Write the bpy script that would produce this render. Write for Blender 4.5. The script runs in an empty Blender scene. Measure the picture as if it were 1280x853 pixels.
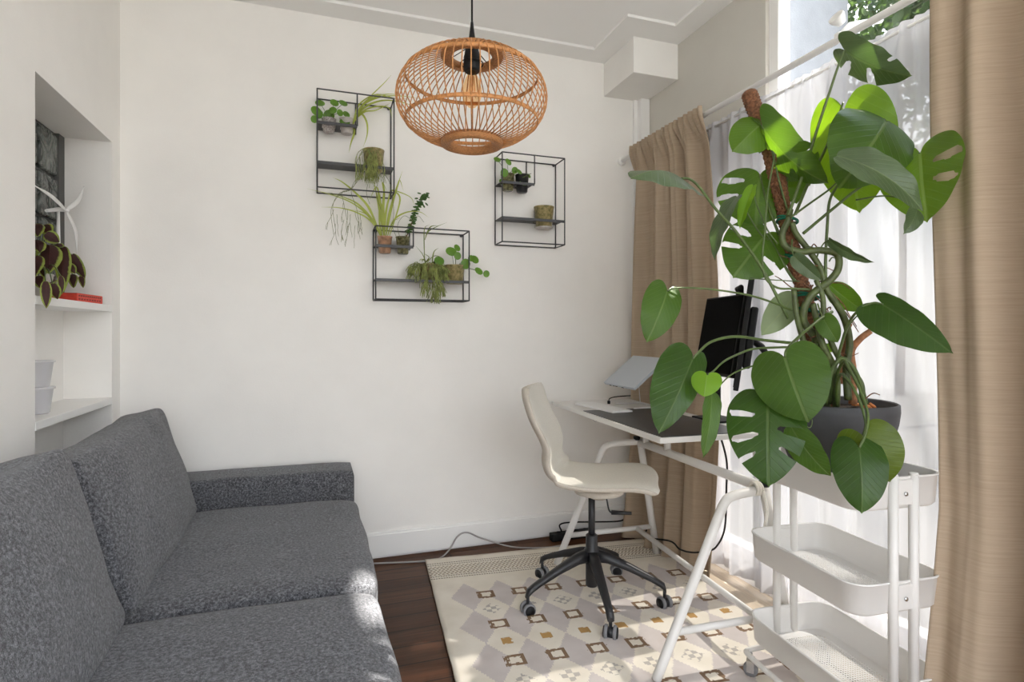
import bpy, bmesh, math, random
from mathutils import Vector, Matrix, noise
random.seed(7)
C = bpy.context.scene.collection
PI = math.pi
# ------------------------------------------------------------------ camera geometry (measured from the room's vanishing points)
F, HZ, CAMZ = 710.0, 415.0, 1.17
TH = math.radians(18.97)
SN, CS = math.sin(TH), math.cos(TH)

def ray(px, py):
    u = (px - 640.0) / F; v = (HZ - py) / F
    return Vector((SN + u*CS, CS - u*SN, v))
def at(px, py, t): return Vector((0, 0, CAMZ)) + ray(px, py)*t            # forward depth t
def atY(px, py, Y): r = ray(px, py); return Vector((0, 0, CAMZ)) + r*(Y/r.y)
def atX(px, py, X): r = ray(px, py); return Vector((0, 0, CAMZ)) + r*(X/r.x)
def atZ(px, py, Z): r = ray(px, py); return Vector((0, 0, CAMZ)) + r*((Z-CAMZ)/r.z)

# ------------------------------------------------------------------ materials
MATS = {}
def nodes_of(name):
    m = bpy.data.materials.new(name); m.use_nodes = True
    nt = m.node_tree; nt.nodes.clear()
    out = nt.nodes.new('ShaderNodeOutputMaterial')
    return m, nt, out
def N(nt, typ, **kw):
    n = nt.nodes.new(typ)
    for k, v in kw.items():
        if k in n.inputs.keys(): n.inputs[k].default_value = v
        else: setattr(n, k, v)
    return n
def lk(nt, a, ao, b, bi): nt.links.new(a.outputs[ao], b.inputs[bi])
def rgba(c): return (c[0], c[1], c[2], 1.0)
def ramp(nt, stops, interp='LINEAR'):
    r = nt.nodes.new('ShaderNodeValToRGB'); r.color_ramp.interpolation = interp
    els = r.color_ramp.elements
    while len(els) > 1: els.remove(els[-1])
    els[0].position = stops[0][0]; els[0].color = rgba(stops[0][1])
    for p, c in stops[1:]:
        e = els.new(p); e.color = rgba(c)
    return r
def mat(name, col, rough=0.6, metal=0.0, var=0.0, scale=30.0, bump=0.0, bscale=None, spec=0.5, stretch=(1, 1, 1), col2=None, sss=0):
    """principled with optional noise colour variation and bump (object coordinates)"""
    m, nt, out = nodes_of(name)
    p = N(nt, 'ShaderNodeBsdfPrincipled', Roughness=rough, Metallic=metal)
    p.inputs['Base Color'].default_value = rgba(col)
    p.inputs['Specular IOR Level'].default_value = spec
    lk(nt, p, 0, out, 0)
    if var or bump:
        tc = N(nt, 'ShaderNodeTexCoord'); mp = N(nt, 'ShaderNodeMapping')
        mp.inputs['Scale'].default_value = stretch
        lk(nt, tc, 'Object', mp, 'Vector')
        nz = N(nt, 'ShaderNodeTexNoise', Scale=scale, Detail=5.0, Roughness=0.6); lk(nt, mp, 0, nz, 'Vector')
        if var:
            c2 = col2 or tuple(x*(1-var) for x in col); c1 = col if col2 else tuple(min(1, x*(1+var)) for x in col)
            r = ramp(nt, [(0.35, c2), (0.65, c1)]); lk(nt, nz, 0, r, 0); lk(nt, r, 0, p, 'Base Color')
        if bump:
            if bscale:
                nz = N(nt, 'ShaderNodeTexNoise', Scale=bscale, Detail=4.0); lk(nt, mp, 0, nz, 'Vector')
            b = N(nt, 'ShaderNodeBump', Strength=bump, Distance=0.01); lk(nt, nz, 0, b, 'Height'); lk(nt, b, 0, p, 'Normal')
    MATS[name] = m
    return m

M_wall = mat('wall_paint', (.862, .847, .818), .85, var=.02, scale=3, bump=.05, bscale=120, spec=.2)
M_wall_shaded = mat('wall_paint_window_shade', (.62, .60, .55), .8, var=.02, scale=3, spec=.2)  # wall paint darkened: the window wall's shade is put into the colour
M_ceil = mat('ceiling_paint', (.91, .905, .895), .9, spec=.2)
M_trim = mat('white_trim_paint', (.85, .845, .83), .45, spec=.4)
M_white_metal = mat('white_powder_coat', (.74, .725, .70), .38, spec=.5)
M_white_plastic = mat('white_plastic', (.8, .8, .79), .4)
M_black = mat('black_powder_coat', (.014, .014, .016), .45)
M_frame = mat('dark_steel_wire', (.055, .056, .06), .5)
M_blackplastic = mat('black_plastic', (.008, .008, .009), .55, spec=.3)
M_screen = mat('dark_screen', (.001, .001, .0011), .6, spec=.04)
M_grey_rubber = mat('grey_tread', (.20, .20, .21), .6)
M_chrome = mat('chrome', (.7, .7, .7), .2, metal=1)
M_alu = mat('brushed_aluminium', (.50, .54, .59), .42, metal=.35)
M_alu_light = mat('pale_aluminium', (.78, .78, .78), .4, metal=.3)
M_greycable = mat('grey_cable', (.36, .34, .33), .55)
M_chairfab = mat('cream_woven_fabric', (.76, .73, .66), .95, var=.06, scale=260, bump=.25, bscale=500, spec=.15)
M_mat = mat('charcoal_desk_mat', (.035, .036, .04), .38, var=.2, scale=8)
M_pot = mat('charcoal_pot', (.055, .055, .06), .7, var=.08, scale=20)
M_soil = mat('potting_soil', (.035, .022, .013), .95, var=.5, scale=90, bump=1, bscale=120)
M_bark = mat('dry_bark_chip', (.45, .17, .055), .9, var=.4, scale=60)
M_rattan = mat('honey_rattan', (.50, .225, .075), .5, var=.28, scale=60)
M_rattan_d = mat('rattan_binding', (.43, .19, .065), .55, var=.35, scale=120, stretch=(1, 1, 8), bump=.4)
M_coir = mat('coir_moss_pole', (.20, .088, .042), .95, var=.5, scale=130, bump=1.0, bscale=180)
M_tie = mat('green_plant_tie', (.0, .13, .07), .6)
M_root = mat('aerial_root', (.17, .075, .04), .85, var=.4, scale=80)
M_deadstem = mat('dry_stalk', (.33, .15, .07), .8, var=.3, scale=60)
M_stem = mat('monstera_stem', (.075, .10, .03), .5, var=.35, scale=40)
M_petiole = mat('petiole_green', (.075, .115, .03), .45, var=.2, scale=40)
M_mossglaze = mat('mossy_glazed_pot', (.44, .35, .17), .35, var=.6, scale=70, col2=(.15, .14, .045))
M_speckle = mat('speckled_grey_pot', (.62, .58, .55), .5, var=.5, scale=160, col2=(.2, .16, .15))
M_greypot = mat('pale_grey_pot', (.55, .51, .48), .6, var=.12, scale=50)
M_jarclay = mat('glass_over_clay', (.42, .24, .15), .2, var=.4, scale=40)
M_jargreen = mat('glass_over_moss', (.17, .16, .08), .18, var=.7, scale=60)
M_blackpot = mat('black_nursery_pot', (.02, .02, .022), .4)
M_smallgreen = None
M_red = mat('red_cover', (.62, .055, .03), .6, var=.12, scale=60)
M_redmark = mat('dark_red_print', (.16, .012, .01), .7)
M_threshold = mat('pale_oak_board', (.60, .50, .38), .5, var=.12, scale=6, stretch=(14, 1, 14))
M_darkfloor_outside = mat('paving', (.13, .13, .115), .9, var=.15, scale=4)
M_stucco = mat('neighbour_render', (.25, .255, .265), .95, var=.10, scale=2.2, bump=.4, bscale=40)
M_eave = mat('painted_eave_boards', (.2, .2, .205), .7)
M_exttrunk = mat('tree_bark', (.10, .075, .05), .95, var=.3, scale=15)

def translucent_leaf(name, col, back, veins=None, trans=.35, rough=.38, edge=None, vein_amt=.35, spec=.45):
    """leaf: glossy upper coat, translucent body, pale veins laid out in the leaf's own uv (u across, v along the midrib)"""
    m, nt, out = nodes_of(name)
    uv = N(nt, 'ShaderNodeUVMap'); uv.uv_map = 'leaf'
    sp = N(nt, 'ShaderNodeSeparateXYZ'); lk(nt, uv, 0, sp, 0)
    ab = N(nt, 'ShaderNodeMath', operation='ABSOLUTE'); lk(nt, sp, 'X', ab, 0)
    # lateral veins: stripes of v - 0.35*|u|
    mu = N(nt, 'ShaderNodeMath', operation='MULTIPLY_ADD'); lk(nt, ab, 0, mu, 0); mu.inputs[1].default_value = -.42; lk(nt, sp, 'Y', mu, 2)
    m9 = N(nt, 'ShaderNodeMath', operation='MULTIPLY'); lk(nt, mu, 0, m9, 0); m9.inputs[1].default_value = 9.0
    fr = N(nt, 'ShaderNodeMath', operation='PINGPONG'); lk(nt, m9, 0, fr, 0); fr.inputs[1].default_value = .5
    lt = ramp(nt, [(0.0, (1, 1, 1)), (.09, (0, 0, 0))]); lk(nt, fr, 0, lt, 0)
    mid = ramp(nt, [(0.0, (1, 1, 1)), (.022, (1, 1, 1)), (.045, (0, 0, 0))]); lk(nt, ab, 0, mid, 0)
    sc = N(nt, 'ShaderNodeMath', operation='MULTIPLY'); lk(nt, lt, 0, sc, 0); sc.inputs[1].default_value = .4
    mx = N(nt, 'ShaderNodeMath', operation='MAXIMUM'); lk(nt, sc, 0, mx, 0); lk(nt, mid, 0, mx, 1)
    va = N(nt, 'ShaderNodeMath', operation='MULTIPLY'); lk(nt, mx, 0, va, 0); va.inputs[1].default_value = vein_amt
    tc = N(nt, 'ShaderNodeTexCoord'); nz = N(nt, 'ShaderNodeTexNoise', Scale=14.0, Detail=3.0); lk(nt, tc, 'Object', nz, 'Vector')
    cr = ramp(nt, [(.3, tuple(x*.82 for x in col)), (.7, tuple(x*1.15 for x in col))]); lk(nt, nz, 0, cr, 0)
    base = cr
    if edge:
        ed = ramp(nt, [(.66, (0, 0, 0)), (.80, (1, 1, 1))])
        n2 = N(nt, 'ShaderNodeTexNoise', Scale=120.0); lk(nt, tc, 'Object', n2, 'Vector')
        att = N(nt, 'ShaderNodeUVMap'); att.uv_map = 'edge'
        s2 = N(nt, 'ShaderNodeSeparateXYZ'); lk(nt, att, 0, s2, 0)
        ma = N(nt, 'ShaderNodeMath', operation='MULTIPLY_ADD'); lk(nt, n2, 0, ma, 0); ma.inputs[1].default_value = .25
        sb = N(nt, 'ShaderNodeMath', operation='SUBTRACT'); lk(nt, s2, 'X', sb, 0); sb.inputs[1].default_value = .12
        lk(nt, sb, 0, ma, 2); lk(nt, ma, 0, ed, 0)
        me = N(nt, 'ShaderNodeMixRGB'); lk(nt, ed, 0, me, 0); lk(nt, cr, 0, me, 1); me.inputs[2].default_value = rgba(edge); base = me
    mc = N(nt, 'ShaderNodeMixRGB'); lk(nt, va, 0, mc, 0); lk(nt, base, 0, mc, 1); mc.inputs[2].default_value = rgba(veins or (.35, .42, .18))
    p = N(nt, 'ShaderNodeBsdfPrincipled', Roughness=rough); p.inputs['Specular IOR Level'].default_value = spec
    lk(nt, mc, 0, p, 'Base Color')
    bp = N(nt, 'ShaderNodeBump', Strength=.35, Distance=.004); lk(nt, mx, 0, bp, 'Height'); lk(nt, bp, 0, p, 'Normal')
    tr = N(nt, 'ShaderNodeBsdfTranslucent'); tr.inputs[0].default_value = rgba(back)
    if edge: lk(nt, mc, 0, tr, 0)
    ms = N(nt, 'ShaderNodeMixShader'); ms.inputs[0].default_value = trans
    lk(nt, p, 0, ms, 1); lk(nt, tr, 0, ms, 2); lk(nt, ms, 0, out, 0)
    MATS[name] = m
    return m
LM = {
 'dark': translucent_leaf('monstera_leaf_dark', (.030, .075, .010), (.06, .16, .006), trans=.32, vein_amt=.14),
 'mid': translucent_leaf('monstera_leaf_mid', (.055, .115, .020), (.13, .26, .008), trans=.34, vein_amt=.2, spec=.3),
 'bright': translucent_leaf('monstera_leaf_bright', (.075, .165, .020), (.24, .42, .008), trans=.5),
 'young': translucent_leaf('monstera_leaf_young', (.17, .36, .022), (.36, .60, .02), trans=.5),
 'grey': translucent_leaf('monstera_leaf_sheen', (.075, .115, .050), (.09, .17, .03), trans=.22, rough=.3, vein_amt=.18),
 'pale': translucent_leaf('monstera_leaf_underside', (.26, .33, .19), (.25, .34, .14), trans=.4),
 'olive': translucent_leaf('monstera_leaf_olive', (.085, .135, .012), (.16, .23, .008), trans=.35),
}
M_coleus = translucent_leaf('coleus_leaf', (.045, .012, .010), (.06, .02, .01), trans=.2, edge=(.26, .32, .055), veins=(.10, .03, .025), rough=.6)
M_pilea = translucent_leaf('pilea_leaf', (.12, .27, .035), (.22, .40, .02), trans=.3, vein_amt=.1)
M_spider = translucent_leaf('spider_plant_blade', (.40, .47, .09), (.48, .52, .08), trans=.35, vein_amt=.5, veins=(.62, .62, .30))
M_spider_d = translucent_leaf('spider_plant_blade_green', (.16, .21, .05), (.22, .26, .05), trans=.3, vein_amt=.4, veins=(.45, .47, .2))
M_rhips = mat('rhipsalis_twig', (.24, .275, .075), .6, var=.45, scale=30)
M_rhips_d = mat('rhipsalis_twig_dark', (.15, .165, .065), .6, var=.4, scale=30)
M_jade = translucent_leaf('jade_leaf', (.045, .11, .022), (.08, .16, .02), trans=.12, vein_amt=0)

def sofa_fabric():
    m, nt, out = nodes_of('grey_melange_upholstery')
    tc = N(nt, 'ShaderNodeTexCoord')
    n1 = N(nt, 'ShaderNodeTexNoise', Scale=480.0, Detail=3.0, Roughness=.7); lk(nt, tc, 'Object', n1, 'Vector')
    n2 = N(nt, 'ShaderNodeTexNoise', Scale=130.0, Detail=2.0); lk(nt, tc, 'Object', n2, 'Vector')
    mx = N(nt, 'ShaderNodeMath', operation='MULTIPLY_ADD'); lk(nt, n2, 0, mx, 0); mx.inputs[1].default_value = .55; lk(nt, n1, 0, mx, 2)
    r = ramp(nt, [(.60, (.018, .018, .021)), (.77, (.085, .087, .096)), (.95, (.24, .245, .265))]); lk(nt, mx, 0, r, 0)
    p = N(nt, 'ShaderNodeBsdfPrincipled', Roughness=.95); p.inputs['Specular IOR Level'].default_value = .1
    p.inputs['Sheen Weight'].default_value = .25
    lk(nt, r, 0, p, 'Base Color')
    b = N(nt, 'ShaderNodeBump', Strength=.5, Distance=.004); lk(nt, n1, 0, b, 'Height'); lk(nt, b, 0, p, 'Normal')
    lk(nt, p, 0, out, 0); return m
M_sofa = sofa_fabric()

def linen(name, c1, c2, trans):
    m, nt, out = nodes_of(name)
    tc = N(nt, 'ShaderNodeTexCoord'); mp = N(nt, 'ShaderNodeMapping'); mp.inputs['Scale'].default_value = (6, 6, 190); lk(nt, tc, 'Object', mp, 0)
    n1 = N(nt, 'ShaderNodeTexNoise', Scale=1.0, Detail=4.0, Roughness=.7); lk(nt, mp, 0, n1, 'Vector')
    r = ramp(nt, [(.33, c2), (.66, c1)]); lk(nt, n1, 0, r, 0)
    p = N(nt, 'ShaderNodeBsdfPrincipled', Roughness=.9); p.inputs['Specular IOR Level'].default_value = .15; lk(nt, r, 0, p, 'Base Color')
    b = N(nt, 'ShaderNodeBump', Strength=.12, Distance=.003); lk(nt, n1, 0, b, 'Height'); lk(nt, b, 0, p, 'Normal')
    t = N(nt, 'ShaderNodeBsdfTranslucent'); lk(nt, r, 0, t, 0)
    ms = N(nt, 'ShaderNodeMixShader'); ms.inputs[0].default_value = trans; lk(nt, p, 0, ms, 1); lk(nt, t, 0, ms, 2); lk(nt, ms, 0, out, 0)
    return m
M_curtain = linen('beige_linen', (.53, .425, .315), (.46, .36, .26), .2)
def sheer():
    m, nt, out = nodes_of('white_voile')
    d = N(nt, 'ShaderNodeBsdfDiffuse'); d.inputs[0].default_value = (.58, .58, .61, 1)
    t = N(nt, 'ShaderNodeBsdfTranslucent'); t.inputs[0].default_value = (.78, .78, .81, 1)
    ms = N(nt, 'ShaderNodeMixShader'); ms.inputs[0].default_value = .075; lk(nt, d, 0, ms, 1); lk(nt, t, 0, ms, 2)
    tp = N(nt, 'ShaderNodeBsdfTransparent')
    m2 = N(nt, 'ShaderNodeMixShader'); m2.inputs[0].default_value = .085; lk(nt, ms, 0, m2, 1); lk(nt, tp, 0, m2, 2); lk(nt, m2, 0, out, 0)
    return m
M_sheer = sheer()
def glass(name, tint=(1, 1, 1), refl=.08):
    m, nt, out = nodes_of(name)
    tp = N(nt, 'ShaderNodeBsdfTransparent'); tp.inputs[0].default_value = rgba(tint)
    g = N(nt, 'ShaderNodeBsdfGlossy', Roughness=.03)
    ms = N(nt, 'ShaderNodeMixShader'); ms.inputs[0].default_value = refl*.5; lk(nt, tp, 0, ms, 1); lk(nt, g, 0, ms, 2); lk(nt, ms, 0, out, 0)
    return m
M_glass = glass('window_glass')
M_jar = glass('clear_glass', (.93, .95, .93))
M_bulb = glass('amber_bulb_glass', (1.0, .82, .6))
def frosted():
    m, nt, out = nodes_of('frosted_plastic')
    d = N(nt, 'ShaderNodeBsdfPrincipled', Roughness=.3); d.inputs['Base Color'].default_value = (.88, .88, .91, 1)
    tp = N(nt, 'ShaderNodeBsdfTransparent')
    ms = N(nt, 'ShaderNodeMixShader'); ms.inputs[0].default_value = .45; lk(nt, d, 0, ms, 1); lk(nt, tp, 0, ms, 2); lk(nt, ms, 0, out, 0); return m
M_frost = frosted()
def glassblock():
    m, nt, out = nodes_of('wavy_glass_block')
    tc = N(nt, 'ShaderNodeTexCoord')
    w = N(nt, 'ShaderNodeTexNoise', Scale=9.0, Detail=1.5); w.inputs['Distortion'].default_value = 2.5; lk(nt, tc, 'Object', w, 'Vector')
    r = ramp(nt, [(.3, (.022, .027, .024)), (.55, (.085, .097, .088)), (.75, (.21, .23, .21))]); lk(nt, w, 0, r, 0)
    p = N(nt, 'ShaderNodeBsdfPrincipled', Roughness=.12); lk(nt, r, 0, p, 'Base Color')
    b = N(nt, 'ShaderNodeBump', Strength=.9, Distance=.03); lk(nt, w, 0, b, 'Height'); lk(nt, b, 0, p, 'Normal'); lk(nt, p, 0, out, 0); return m
M_block = glassblock()
M_mortar = mat('dark_mortar', (.10, .10, .095), .8)
def walnut():
    m, nt, out = nodes_of('dark_walnut_planks')
    tc = N(nt, 'ShaderNodeTexCoord')
    br = N(nt, 'ShaderNodeTexBrick'); lk(nt, tc, 'Object', br, 'Vector')
    br.offset = .37; br.inputs['Color1'].default_value = (.068, .026, .011, 1); br.inputs['Color2'].default_value = (.115, .048, .021, 1)
    br.inputs['Mortar'].default_value = (.014, .007, .005, 1); br.inputs['Scale'].default_value = 1.0
    br.inputs['Mortar Size'].default_value = .003; br.inputs['Brick Width'].default_value = 1.05; br.inputs['Row Height'].default_value = .118
    br.inputs['Bias'].default_value = -.1
    mp = N(nt, 'ShaderNodeMapping'); mp.inputs['Scale'].default_value = (2.2, 34, 1); lk(nt, tc, 'Object', mp, 0)
    nz = N(nt, 'ShaderNodeTexNoise', Scale=1.0, Detail=7.0, Roughness=.65); nz.inputs['Distortion'].default_value = .8; lk(nt, mp, 0, nz, 'Vector')
    r = ramp(nt, [(.3, (.55, .55, .55)), (.7, (1.35, 1.35, 1.35))]); lk(nt, nz, 0, r, 0)
    mu = N(nt, 'ShaderNodeMixRGB', blend_type='MULTIPLY'); mu.inputs[0].default_value = 1; lk(nt, br, 0, mu, 1); lk(nt, r, 0, mu, 2)
    p = N(nt, 'ShaderNodeBsdfPrincipled', Roughness=.42); p.inputs['Specular IOR Level'].default_value = .25; lk(nt, mu, 0, p, 'Base Color')
    b = N(nt, 'ShaderNodeBump', Strength=.25, Distance=.003); lk(nt, nz, 0, b, 'Height'); lk(nt, b, 0, p, 'Normal')
    lk(nt, p, 0, out, 0); return m
M_floor = walnut()

def rug_material():
    """woven kilim: x across, y from the far fringe towards the room, both in metres in the rug's own object space"""
    m, nt, out = nodes_of('woven_kilim')
    tc = N(nt, 'ShaderNodeTexCoord'); sp = N(nt, 'ShaderNodeSeparateXYZ'); lk(nt, tc, 'Object', sp, 0)
    wob = N(nt, 'ShaderNodeTexNoise', Scale=60.0, Detail=1.0); lk(nt, tc, 'Object', wob, 'Vector')
    def math_(op, a, b=None, c=None):
        n = N(nt, 'ShaderNodeMath', operation=op)
        for i, q in enumerate((a, b, c)):
            if q is None: continue
            if isinstance(q, (int, float)): n.inputs[i].default_value = q
            else: nt.links.new(q, n.inputs[i])
        return n.outputs[0]
    X0 = sp.outputs['X']; Yd = math_('MULTIPLY', sp.outputs['Y'], -1.0)
    wb = math_('MULTIPLY_ADD', wob.outputs[0], .010, -.005)
    # weave steps of 4 mm make the saw-tooth edges
    X = math_('ADD', math_('SNAP', X0, .007), wb); Y = math_('ADD', math_('SNAP', Yd, .0045), wb)
    a, b = .1552, .257
    def cell(v, c, p):      # distance from the nearest lattice centre, in periods (-.5..5)
        t = math_('DIVIDE', math_('SUBTRACT', v, c), p)
        return math_('ABSOLUTE', math_('SUBTRACT', t, math_('ROUND', t)))
    gx, gy = cell(X, .1404, a), cell(Y, .449, b)
    grey = math_('LESS_THAN', math_('ADD', gx, gy), .5)
    inx = math_('MULTIPLY', math_('GREATER_THAN', X0, .064), math_('LESS_THAN', X0, 1.226))
    iny = math_('MULTIPLY', math_('GREATER_THAN', Yd, .325), math_('LESS_THAN', Yd, 1.62))
    field = math_('MULTIPLY', inx, iny)
    grey = math_('MULTIPLY', grey, field)
    # brown outlined squares on the corners between the grey lozenges
    bx = math_('MULTIPLY', cell(X, .218, a), a); by = math_('MULTIPLY', cell(Y, .449, b), b)
    e = math_('MAXIMUM', bx, math_('MULTIPLY', by, 1.15))
    edge_in = math_('MULTIPLY', math_('LESS_THAN', X0, 1.21), math_('MULTIPLY', math_('GREATER_THAN', X0, .16), math_('MULTIPLY', iny, math_('GREATER_THAN', Yd, .40))))
    br_o = math_('MULTIPLY', math_('LESS_THAN', e, .037), edge_in); br_i = math_('MULTIPLY', math_('LESS_THAN', e, .0215), edge_in)
    # centres of the cream lozenges: every second row an ochre block, otherwise a grey flower
    cx = math_('MULTIPLY', cell(X, .218, a), a); cy = math_('MULTIPLY', cell(Y, .449+.1285, b), b)
    row = math_('ROUND', math_('DIVIDE', math_('SUBTRACT', Y, .5775), b))
    par = math_('ABSOLUTE', math_('MODULO', row, 2.0))
    ce = math_('MAXIMUM', cx, cy)
    ochre = math_('MULTIPLY', math_('MULTIPLY', math_('LESS_THAN', ce, .020), math_('GREATER_THAN', par, .5)), edge_in)
    fl = N(nt, 'ShaderNodeTexChecker', Scale=46.0); lk(nt, tc, 'Object', fl, 'Vector')
    flr = math_('MULTIPLY', math_('LESS_THAN', math_('ADD', cx, cy), .043), math_('LESS_THAN', par, .5))
    flower = math_('MULTIPLY', math_('MULTIPLY', flr, fl.outputs[1]), math_('MULTIPLY', edge_in, .8))
    # end border: thin brown lines and a herringbone band
    stripe1 = math_('MULTIPLY', math_('GREATER_THAN', Yd, .055), math_('LESS_THAN', Yd, .10))
    stripe2 = math_('MULTIPLY', math_('GREATER_THAN', Yd, .215), math_('LESS_THAN', Yd, .255))
    st = math_('ADD', stripe1, stripe2)
    ln = math_('LESS_THAN', math_('PINGPONG', Yd, .011), .0036)
    dash = math_('GREATER_THAN', math_('PINGPONG', X0, .006), .0018)
    lines = math_('MULTIPLY', math_('MULTIPLY', st, ln), dash)
    hb = math_('MULTIPLY', math_('GREATER_THAN', Yd, .105), math_('LESS_THAN', Yd, .21))
    zig = math_('PINGPONG', Yd, .018)
    herr = math_('MULTIPLY', hb, math_('LESS_THAN', math_('PINGPONG', math_('ADD', X0, zig), .010), .0040))
    col = None
    nz = N(nt, 'ShaderNodeTexNoise', Scale=9.0, Detail=4.0); lk(nt, tc, 'Object', nz, 'Vector')
    basec = ramp(nt, [(.3, (.74, .68, .58)), (.7, (.84, .785, .69))]); lk(nt, nz, 0, basec, 0)
    greyc = ramp(nt, [(.3, (.56, .505, .48)), (.7, (.65, .595, .57))]); lk(nt, nz, 0, greyc, 0)
    cur = basec.outputs[0]
    def over(f, colr):
        nonlocal cur
        mx = N(nt, 'ShaderNodeMixRGB'); nt.links.new(f, mx.inputs[0]); nt.links.new(cur, mx.inputs[1])
        if isinstance(colr, tuple): mx.inputs[2].default_value = rgba(colr)
        else: nt.links.new(colr, mx.inputs[2])
        cur = mx.outputs[0]
    over(grey, greyc.outputs[0]); over(flower, (.40, .37, .34)); over(ochre, (.46, .28, .11))
    over(br_o, (.235, .155, .10)); over(br_i, (.79, .73, .63))
    over(lines, (.17, .13, .095)); over(herr, (.36, .30, .23))
    wv = N(nt, 'ShaderNodeTexWave', Scale=130.0); wv.bands_direction = 'Y'; lk(nt, tc, 'Object', wv, 'Vector')
    p = N(nt, 'ShaderNodeBsdfPrincipled', Roughness=.97); p.inputs['Specular IOR Level'].default_value = .1
    nt.links.new(cur, p.inputs['Base Color'])
    bp = N(nt, 'ShaderNodeBump', Strength=.35, Distance=.003); lk(nt, wv, 1, bp, 'Height'); lk(nt, bp, 0, p, 'Normal')
    lk(nt, p, 0, out, 0); return m
M_rug = rug_material()
def mesh_sheet():
    m = mat('white_perforated_steel', (.80, .79, .77), .4)
    return m
M_filament = None
def emit(name, col, s):
    m, nt, out = nodes_of(name); e = N(nt, 'ShaderNodeEmission', Strength=s); e.inputs[0].default_value = rgba(col); lk(nt, e, 0, out, 0); return m
M_filament = mat('bulb_filament', (.75, .36, .12), .4, metal=.6)
M_foliage = translucent_leaf('garden_foliage', (.035, .065, .022), (.06, .11, .02), trans=.4, rough=.5, vein_amt=0)

# ------------------------------------------------------------------ mesh helpers
def spline(pts, n=8, closed=False):
    """Catmull-Rom through the points"""
    P = [Vector(p) for p in pts]
    if len(P) < 3: 
        return [P[0].lerp(P[1], i/n) for i in range(n+1)]
    out = []
    L = len(P)
    for i in range(L if closed else L-1):
        if closed: p0, p1, p2, p3 = P[(i-1) % L], P[i], P[(i+1) % L], P[(i+2) % L]
        else:
            p1, p2 = P[i], P[i+1]
            p0 = P[i-1] if i > 0 else p1*2-p2
            p3 = P[i+2] if i+2 < L else p2*2-p1
        for k in range(n):
            t = k/n; t2, t3 = t*t, t*t*t
            out.append(.5*((2*p1)+(-p0+p2)*t+(2*p0-5*p1+4*p2-p3)*t2+(-p0+3*p1-3*p2+p3)*t3))
    if not closed: out.append(P[-1].copy())
    return out

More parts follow.
